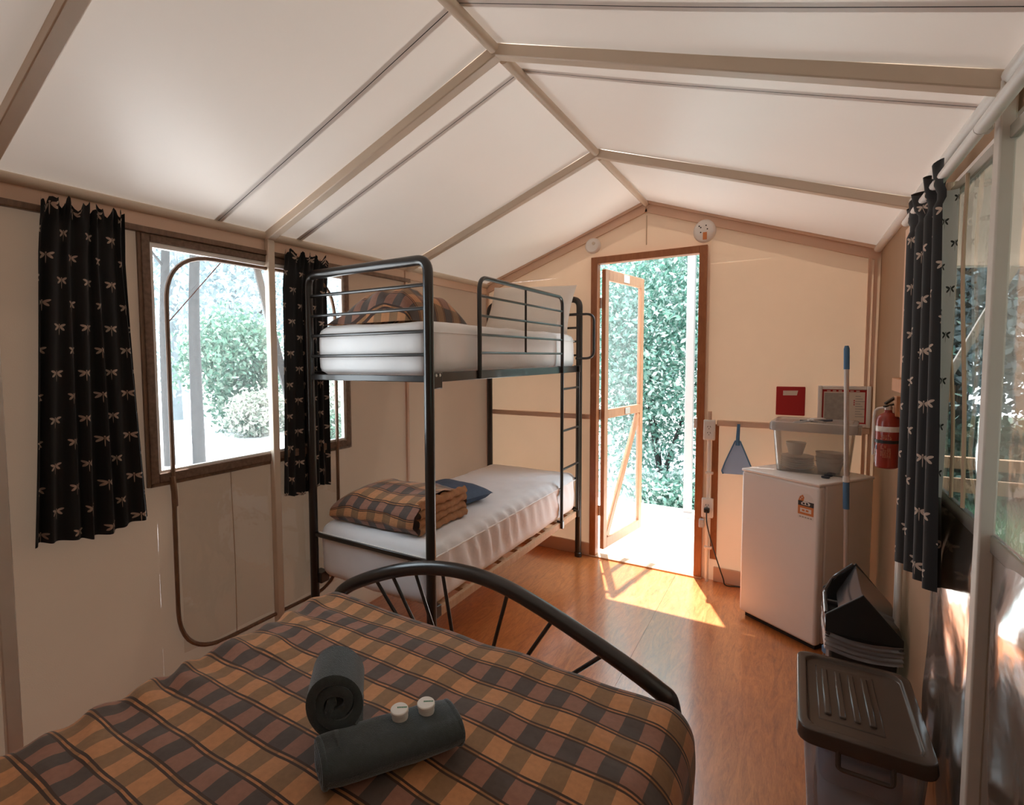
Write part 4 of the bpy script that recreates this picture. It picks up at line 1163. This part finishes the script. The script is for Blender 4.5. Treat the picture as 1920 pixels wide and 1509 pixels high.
# ================================================================== BIN AND BROWN-LIDDED TUB
bn = thing('rubbish_bin', 'black swing-top rubbish bin lined with a clear bag', 'bin', (2.475, 2.76, 0))
bx0, bx1, by0, by1 = 2.352, 2.592, 2.60, 2.90
mb = MB(); P0 = [(bx0+.02, by0+.025), (bx1-.02, by0+.025), (bx1-.02, by1-.02), (bx0+.02, by1-.02)]; P1 = [(bx0+.006, by0+.006), (bx1-.006, by0+.006), (bx1-.006, by1), (bx0+.006, by1)]
mb._add([(x, y, 0) for x, y in P0]+[(x, y, .40) for x, y in P1], [(3, 2, 1, 0), (0, 1, 5, 4), (1, 2, 6, 5), (2, 3, 7, 6), (3, 0, 4, 7), (4, 5, 6, 7)])
mb.build('bin_body', M['bin_black'], bn, bevel=.012)
def bagf(u, v):
    k = u*4; i = min(int(k), 3); f_ = k-i
    C_ = [(bx0-.004, by0-.004), (bx1+.004, by0-.004), (bx1+.004, by1+.004), (bx0-.004, by1+.004), (bx0-.004, by0-.004)]
    x = C_[i][0]*(1-f_)+C_[i+1][0]*f_; y = C_[i][1]*(1-f_)+C_[i+1][1]*f_
    sag = .018*math.sin(f_*math.pi)
    cxm, cym = (bx0+bx1)/2, (by0+by1)/2
    w = .004*math.sin(v*26+u*8)+.004*fbm((u*20, v*5, 1))
    x += (x-cxm)*w*6; y += (y-cym)*w*6
    return (x, y, .322-sag+.078*v)
MB().grid(bagf, 64, 14).build('bin_liner', M['bag'], bn, angle=80)
# lid: square rim, two house-shaped end plates and the tilted flaps between them
mb = MB()
for a, b in (((bx0-.005, by0-.005, .372), (bx0+.012, by1+.005, .420)), ((bx1-.012, by0-.005, .372), (bx1+.005, by1+.005, .420)), ((bx0, by1-.012, .372), (bx1, by1+.005, .420))): mb.span(a, b)
mb.build('lid_rim', M['bin_gloss'], bn, bevel=.006)
xm = 2.466
house = [(bx0-.006, .397), (bx1+.004, .397), (bx1+.004, .425), (xm, .578), (bx0-.006, .470)]
MB().prism(house, lambda a, b, d: (a, by0-.008+d, b), 0, .012).build('lid_end', M['bin_black'], bn, bevel=.003)
house2 = [(bx0-.004, .385), (bx1+.004, .385), (bx1+.004, .440), (xm, .605), (bx0-.004, .470)]
MB().prism(house2, lambda a, b, d: (a, by1-.004+d, b), 0, .012).build('lid_end', M['bin_black'], bn, bevel=.003)
MB().prism([(bx1+.002, .425), (xm+.004, .572), (xm-.004, .580), (bx1-.008, .428)], lambda a, b, d: (a, by0+.004+d*(by1-by0), b+.022*d), 0, 1).build('lid_flap', M['bin_gloss'], bn, bevel=.002)
# left flap pushed in
MB().prism([(xm-.006, .570), (xm+.002, .574), (bx0+.055, .43), (bx0+.045, .43)], lambda a, b, d: (a, by0+.006+d*(by1-by0-.01), b+.022*d), 0, 1).build('lid_flap', M['bin_gloss'], bn, bevel=.002)
MB().tube(rounded([(bx0-.004, by0+.01, .470), (bx0-.006, by0+.12, .52), (bx0+.03, by1, .52), (xm-.01, by1+.002, .598)], .06, 6), .007, 8).build('lid_edge', M['bin_gloss'], bn)

tb2 = thing('storage_tub', 'clear plastic tub with brown ribbed lid on floor by the right wall', 'tub', (2.405, 2.025, 0))
tub_shell(.235, .40, .285, .455, .41, .004, .035).build('tub_body', M['clear_box'], tb2, local=True)
LD = lid_shape(.315, .485, .405, .452, .024, 5, .04).build('tub_lid', M['lid_brown'], tb2, local=True, bevel=.002)
mb = MB()
for k in range(4):
    x = -.080+k*.036; mb.span((x-.009, -.13, .438), (x+.009, .14, .4515))
mb.build('lid_ribs', M['lid_brown'], LD, local=True, bevel=.004)
MB().span((-.105, -.16, .436), (.055, .17, .4445)).build('lid_panel', M['lid_brown'], LD, local=True, bevel=.004)
P = rounded([(-.06, -.238, .412), (-.06, -.246, .362), (.062, -.246, .362), (.062, -.238, .412)], .012, 4)
MB().tube(P, .0065, 8).build('handle', M['lid_brown'], tb2, local=True)
P = rounded([(-.06, .238, .412), (-.06, .246, .362), (.062, .246, .362), (.062, .238, .412)], .012, 4)
MB().tube(P, .0065, 8).build('handle', M['lid_brown'], tb2, local=True)
M['cloth_blue'] = plain('folded_blue_cloth', (.30, .36, .46), .9, var=.3, scale=18); M['cloth_grey'] = plain('folded_grey_cloth', (.50, .52, .56), .9, var=.2, scale=18); M['cloth_brown'] = plain('folded_brown_cloth', (.36, .27, .20), .9, var=.2, scale=18)
for k, (z0, z1, mt, lb) in enumerate(((.010, .118, 'cloth_brown', 'brown folded blanket at bottom inside the brown-lidded tub'), (.126, .238, 'cloth_grey', 'grey folded blanket in the middle of the brown-lidded tub'), (.246, .36, 'cloth_blue', 'blue folded blanket on top inside the brown-lidded tub'))):
    o = soft_box(2.405-.098, 2.405+.098, 2.025-.172, 2.025+.172, z0, z1, .03, 10, 14, 5, .004, 9, k).build('blanket', M[mt], None, angle=80)
    tag(o, lb, 'blanket', 'blankets in the brown-lidded tub')

# ================================================================== OUTSIDE
GZ = -.35
gr = MB().grid(lambda u, v: (-40+80*u, -25+80*v, GZ), 8, 8).build('ground', M['sand'], None); gr['kind'] = 'structure'
lawn = MB().grid(lambda u, v: (2.7+22*u, -14+36*v, GZ+.012), 4, 4).build('lawn', plain('lawn_soil', (.12, .165, .115), .95, var=.3, scale=3), None); lawn['kind'] = 'structure'
dk = MB().span((-.1, L+.06, GZ), (2.5, 5.7, -.02)).build('path_slab', M['slab'], None); dk['kind'] = 'structure'

def np_obj(name, verts, faces4, mat, parent=None, kind=None):
    me = bpy.data.meshes.new(name); nv, nf_ = len(verts), len(faces4)
    off = np.array(parent.location if parent is not None else (0, 0, 0))
    me.vertices.add(nv); me.vertices.foreach_set('co', (verts-off).astype(np.float32).ravel())
    me.loops.add(nf_*4); me.loops.foreach_set('vertex_index', faces4.astype(np.int32).ravel())
    me.polygons.add(nf_); me.polygons.foreach_set('loop_start', np.arange(0, nf_*4, 4, dtype=np.int32))
    me.update(); me.validate()
    me.materials.append(mat)
    ob = bpy.data.objects.new(name, me); COL.objects.link(ob)
    if parent is not None: ob.parent = parent
    if kind: ob['kind'] = kind
    return ob
def leaves(c, rad, n, size, shell=.55, clumps=26, zmin=None, rng=RNG, aspect=.5):
    c = np.array(c); rad = np.array(rad)
    cl_ = rng.normal(size=(clumps, 3)); cl_ /= np.linalg.norm(cl_, axis=1)[:, None]; cl_ *= (shell+(1-shell)*rng.random(clumps))[:, None]
    k = rng.integers(0, clumps, n)
    p = cl_[k]*.82 + rng.normal(size=(n, 3))*.20
    p = c + p*rad
    d = rng.normal(size=(n, 3)); d /= np.linalg.norm(d, axis=1)[:, None]
    e = np.cross(d, rng.normal(size=(n, 3))); e /= np.linalg.norm(e, axis=1)[:, None]
    s = size*(.6+.8*rng.random(n))[:, None]
    v = np.stack([p-d*s, p+e*s*aspect, p+d*s, p-e*s*aspect], 1).reshape(-1, 3)
    if zmin is not None: v[:, 2] = np.maximum(v[:, 2], zmin)
    return v, np.arange(4*n).reshape(-1, 4)
def bush(name, label, cat, c, rad, n, size, mat, group=None, stem=True, clumps=26, trunk_r=.04):
    root = thing(name, label, cat, (c[0], c[1], GZ), 0, group)
    v, f4 = leaves((c[0], c[1], c[2]), rad, n, size, zmin=GZ+.01, clumps=clumps)
    np_obj('foliage', v, f4, M[mat], root, 'stuff')
    mb = MB()
    for k in range(3):
        a = k*2.1; mb.tube(spline([(c[0], c[1], GZ-.02), (c[0]+.15*rad[0]*math.cos(a), c[1]+.15*rad[1]*math.sin(a), GZ+.4*(c[2]-GZ)), (c[0]+.4*rad[0]*math.cos(a), c[1]+.4*rad[1]*math.sin(a), c[2])]), trunk_r, 6, rfun=lambda t: trunk_r*(1-.6*t))
    mb.build('stem', M['bark'], root)
    return root
def tree(name, label, x, y, h, r, crown_z, crad, n, size, mat, bark='bark', lean=0, group=None, cat='tree', clumps=30):
    root = thing(name, label, cat, (x, y, GZ), 0, group)
    MB().tube(spline([(x, y, GZ-.05), (x+lean*.3, y, GZ+h*.3), (x+lean*.6, y+.1, GZ+h*.6), (x+lean, y, GZ+h)]), r, 10, rfun=lambda t: r*(1.15-.6*t)).build('trunk', M[bark], root)
    mb = MB()
    for k in range(5):
        a = k*1.3+x; zz = GZ+h*(.45+.1*k)
        mb.tube([(x+lean*.7, y, zz), (x+lean*.7+crad[0]*.6*math.cos(a), y+crad[1]*.6*math.sin(a), zz+.5)], r*.3, 6, rfun=lambda t: r*.3*(1-.7*t))
    mb.build('branches', M[bark], root)
    if n:
        v, f4 = leaves((x+lean, y, crown_z), crad, n, size, clumps=clumps)
        np_obj('foliage', v, f4, M[mat], root, 'stuff')
    return root

# seen through the left window
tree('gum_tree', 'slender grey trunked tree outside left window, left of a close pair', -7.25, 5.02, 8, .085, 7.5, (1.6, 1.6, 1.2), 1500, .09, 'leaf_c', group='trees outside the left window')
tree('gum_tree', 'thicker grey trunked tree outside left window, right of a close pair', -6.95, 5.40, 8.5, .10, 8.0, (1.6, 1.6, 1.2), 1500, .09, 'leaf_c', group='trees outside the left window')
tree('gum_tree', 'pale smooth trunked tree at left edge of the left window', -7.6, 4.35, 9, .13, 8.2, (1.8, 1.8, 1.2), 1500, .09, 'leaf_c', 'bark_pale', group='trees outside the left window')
bush('shrub', 'rounded dark green shrub outside the left window', 'shrub', (-10.6, 8.6, 1.35), (1.35, 1.35, 1.55), 9000, .075, 'leaf_a')
bush('shrub', 'low cream flowering shrub before the dark green shrub', 'shrub', (-9.0, 8.2, .25), (.85, .85, .6), 5000, .06, 'leaf_b')
bush('shrub', 'long pale flowering shrub right of the dark green shrub', 'shrub', (-8.9, 9.9, .35), (1.5, 1.3, .75), 7000, .065, 'leaf_b')
bush('shrub', 'small low green shrub amid the pale flowers', 'shrub', (-9.0, 8.0, .05), (.38, .38, .38), 1500, .05, 'leaf_a')
bush('shrub', 'small green shrub low at right of the left window', 'shrub', (-6.0, 7.6, .1), (.5, .5, .5), 2500, .05, 'leaf_a')
for k, (x, y, h) in enumerate(((-17.5, 13.4, 13), (-17.0, 14.3, 12), (-16.9, 14.9, 13))):
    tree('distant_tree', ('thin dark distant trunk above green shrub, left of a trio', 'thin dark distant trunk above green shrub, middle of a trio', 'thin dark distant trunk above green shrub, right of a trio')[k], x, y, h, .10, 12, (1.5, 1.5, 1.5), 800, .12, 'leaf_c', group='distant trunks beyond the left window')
for k in range(11):
    a = math.radians(-82+k*5.2); d = 19+3*((k*5) % 4)
    x, y = 2.2+d*math.sin(a), d*math.cos(a)
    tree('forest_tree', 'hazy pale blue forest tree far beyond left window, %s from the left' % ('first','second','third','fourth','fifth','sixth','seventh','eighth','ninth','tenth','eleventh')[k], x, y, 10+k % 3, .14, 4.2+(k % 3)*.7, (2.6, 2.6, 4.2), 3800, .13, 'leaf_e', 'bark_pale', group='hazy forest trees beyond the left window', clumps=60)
# seen through the door
bush('shrub', 'tall leafy green shrub filling the view behind the open door', 'shrub', (.55, 8.3, 1.7), (1.6, 1.1, 2.1), 26000, .040, 'leaf_d', clumps=130)
bush('shrub', 'tall leafy green shrub behind the white post', 'shrub', (2.2, 8.0, 1.6), (1.3, 1.0, 2.3), 21000, .040, 'leaf_d', clumps=110)
bush('shrub', 'low spreading ground shrub at the edge of path slab', 'shrub', (1.35, 6.75, -.15), (1.1, .5, .32), 7000, .034, 'leaf_d', clumps=50)
tree('forest_tree', 'pale leafed tree rising behind the door shrubs', -.6, 11.5, 9, .15, 4.0, (2.6, 1.6, 3.6), 9000, .09, 'leaf_c', 'bark_pale', clumps=60)
tree('forest_tree', 'pale leafed tree behind the shrub by white post', 2.4, 12.0, 9, .15, 4.0, (2.4, 1.6, 3.6), 9000, .09, 'leaf_c', 'bark', clumps=60)
pst = thing('verandah_post', 'white square timber post on path slab outside the door', 'post', (1.372, 5.42, -.02))
M['post_paint'] = plain('toned_down_white_paint', (.33, .305, .305), .6, var=.06)  # white paint greyed down so it does not blow out in sun
MB().span((1.337, 5.385, -.02), (1.407, 5.455, 3.4)).build('shaft', M['post_paint'], pst, bevel=.004)
MB().span((1.322, 5.37, -.02), (1.422, 5.47, .03)).build('base_shoe', M['alu'], pst, bevel=.004)
# seen through the right window
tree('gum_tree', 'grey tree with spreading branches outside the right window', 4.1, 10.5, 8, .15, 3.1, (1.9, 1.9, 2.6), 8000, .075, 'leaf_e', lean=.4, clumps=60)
tree('gum_tree', 'haze-toned leafed tree at far right of the right window', 6.0, 10.0, 8, .16, 3.0, (2.1, 2.0, 2.8), 8000, .08, 'leaf_e', clumps=60)
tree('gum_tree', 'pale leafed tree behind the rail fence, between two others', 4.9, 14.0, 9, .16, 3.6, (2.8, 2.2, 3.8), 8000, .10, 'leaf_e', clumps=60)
bush('shrub', 'low green shrub behind the rail fence', 'shrub', (4.3, 9.4, .1), (1.4, .8, .6), 6000, .06, 'leaf_a')
for k, (x, y, lb) in enumerate(((7.4, -2.2, 'added dense shade tree beside the verandah, farthest behind the camera'), (7.2, 1.6, 'added dense shade tree beside the verandah, abreast of the double bed'), (8.0, 5.2, 'added dense shade tree beside the verandah, abreast of the fridge'))):  # added trees, barely in view, to hold back light at the right window
    tree('added_shade_tree', lb, x, y, 7.5, .2, 3.0, (2.0, 2.2, 3.2), 9000, .16, 'leaf_a', clumps=90, group='added shade trees beside the verandah')
fe = thing('rail_fence', 'timber rail fence at verandah end outside the right window', 'fence', (3.5, 4.2, GZ))
for z0, z1 in ((.862, .932), (.722, .803)):
    MB().span((2.66, 4.18, z0), (5.2, 4.22, z1)).build('rail', M['pale_wood'], fe, bevel=.004)
for x in (2.72, 5.15): MB().span((x-.045, 4.22, GZ), (x+.045, 4.30, .98)).build('post', M['pale_wood'], fe, bevel=.004)
aw = thing('awning', 'tan canvas verandah awning on white struts outside the right window', 'awning', (3.2, 2.0, 2.0))
MB().grid(lambda u, v: (W+.03+1.7*u, -1.5+5.7*v, 2.10-.12*u-.03*math.sin(u*3.14)), 10, 14).build('canvas_top', M['tan_awning'], aw)
MB().tube([(W+.03, 4.2, 2.085), (W+1.73, 4.2, 1.965)], .017, 10).build('edge_tube', M['white_paint'], aw)
MB().tube([(W+1.73, 4.2, 1.965), (W+1.73, -1.5, 1.965)], .017, 10).build('edge_tube', M['white_paint'], aw)
MB().bar((2.72, 4.15, .80), (3.22, 4.15, 2.02), .035, .035).build('strut', M['white_paint'], aw, bevel=.003)
lpole = thing('awning', 'small folded awning with diagonal strut outside the left window', 'awning', (-.5, 2.0, 2.1))
MB().grid(lambda u, v: (-.04-.86*u, 1.6+1.3*v, 2.20+.03*u-.02*math.sin(u*3.14)), 6, 8).build('canvas_top', M['tan_awning'], lpole)
MB().bar((-.04, 1.845, 1.30), (-.88, 2.27, 2.21), .04, .03).build('strut', M['bark'], lpole, bevel=.003)
MB().tube([(-.90, 1.6, 2.235), (-.90, 2.9, 2.235)], .016, 8).build('edge_tube', M['tan_steel'], lpole)
# grass tufts on the lawn
n = 26000
px_ = np.stack([2.75+6.6*RNG.random(n), 4.4+8*RNG.random(n), np.full(n, GZ+.01)], 1)
h_ = .05+.09*RNG.random(n); a_ = RNG.random(n)*6.28; w_ = .012
dv = np.stack([np.cos(a_), np.sin(a_), np.zeros(n)], 1)*w_; tip = np.stack([RNG.normal(size=n)*.03, RNG.normal(size=n)*.03, h_], 1)
v = np.stack([px_-dv, px_+dv, px_+tip+dv*.2, px_+tip-dv*.2], 1).reshape(-1, 3)
go = np_obj('grass', v, np.arange(4*n).reshape(-1, 4), M['grass'], None, 'stuff'); tag(go, 'short green grass beyond the rail fence', 'grass')

# sky light reaches the room through these openings
def portal(name, loc, sx, sy, rot):
    d = bpy.data.lights.new(name, 'AREA'); d.shape = 'RECTANGLE'; d.size = sx; d.size_y = sy; d.cycles.is_portal = True
    o = bpy.data.objects.new(name, d); COL.objects.link(o); o.location = loc; o.rotation_euler = rot
portal('window_daylight', (-.03, 1.66, 1.54), 1.1, 1.0, (0, -math.pi/2, 0))
portal('window_daylight', (W+.03, 1.75, 1.58), 1.0, 2.3, (0, math.pi/2, 0))
portal('window_daylight', (1.3, L+.03, 1.15), .75, 2.25, (-math.pi/2, 0, 0))
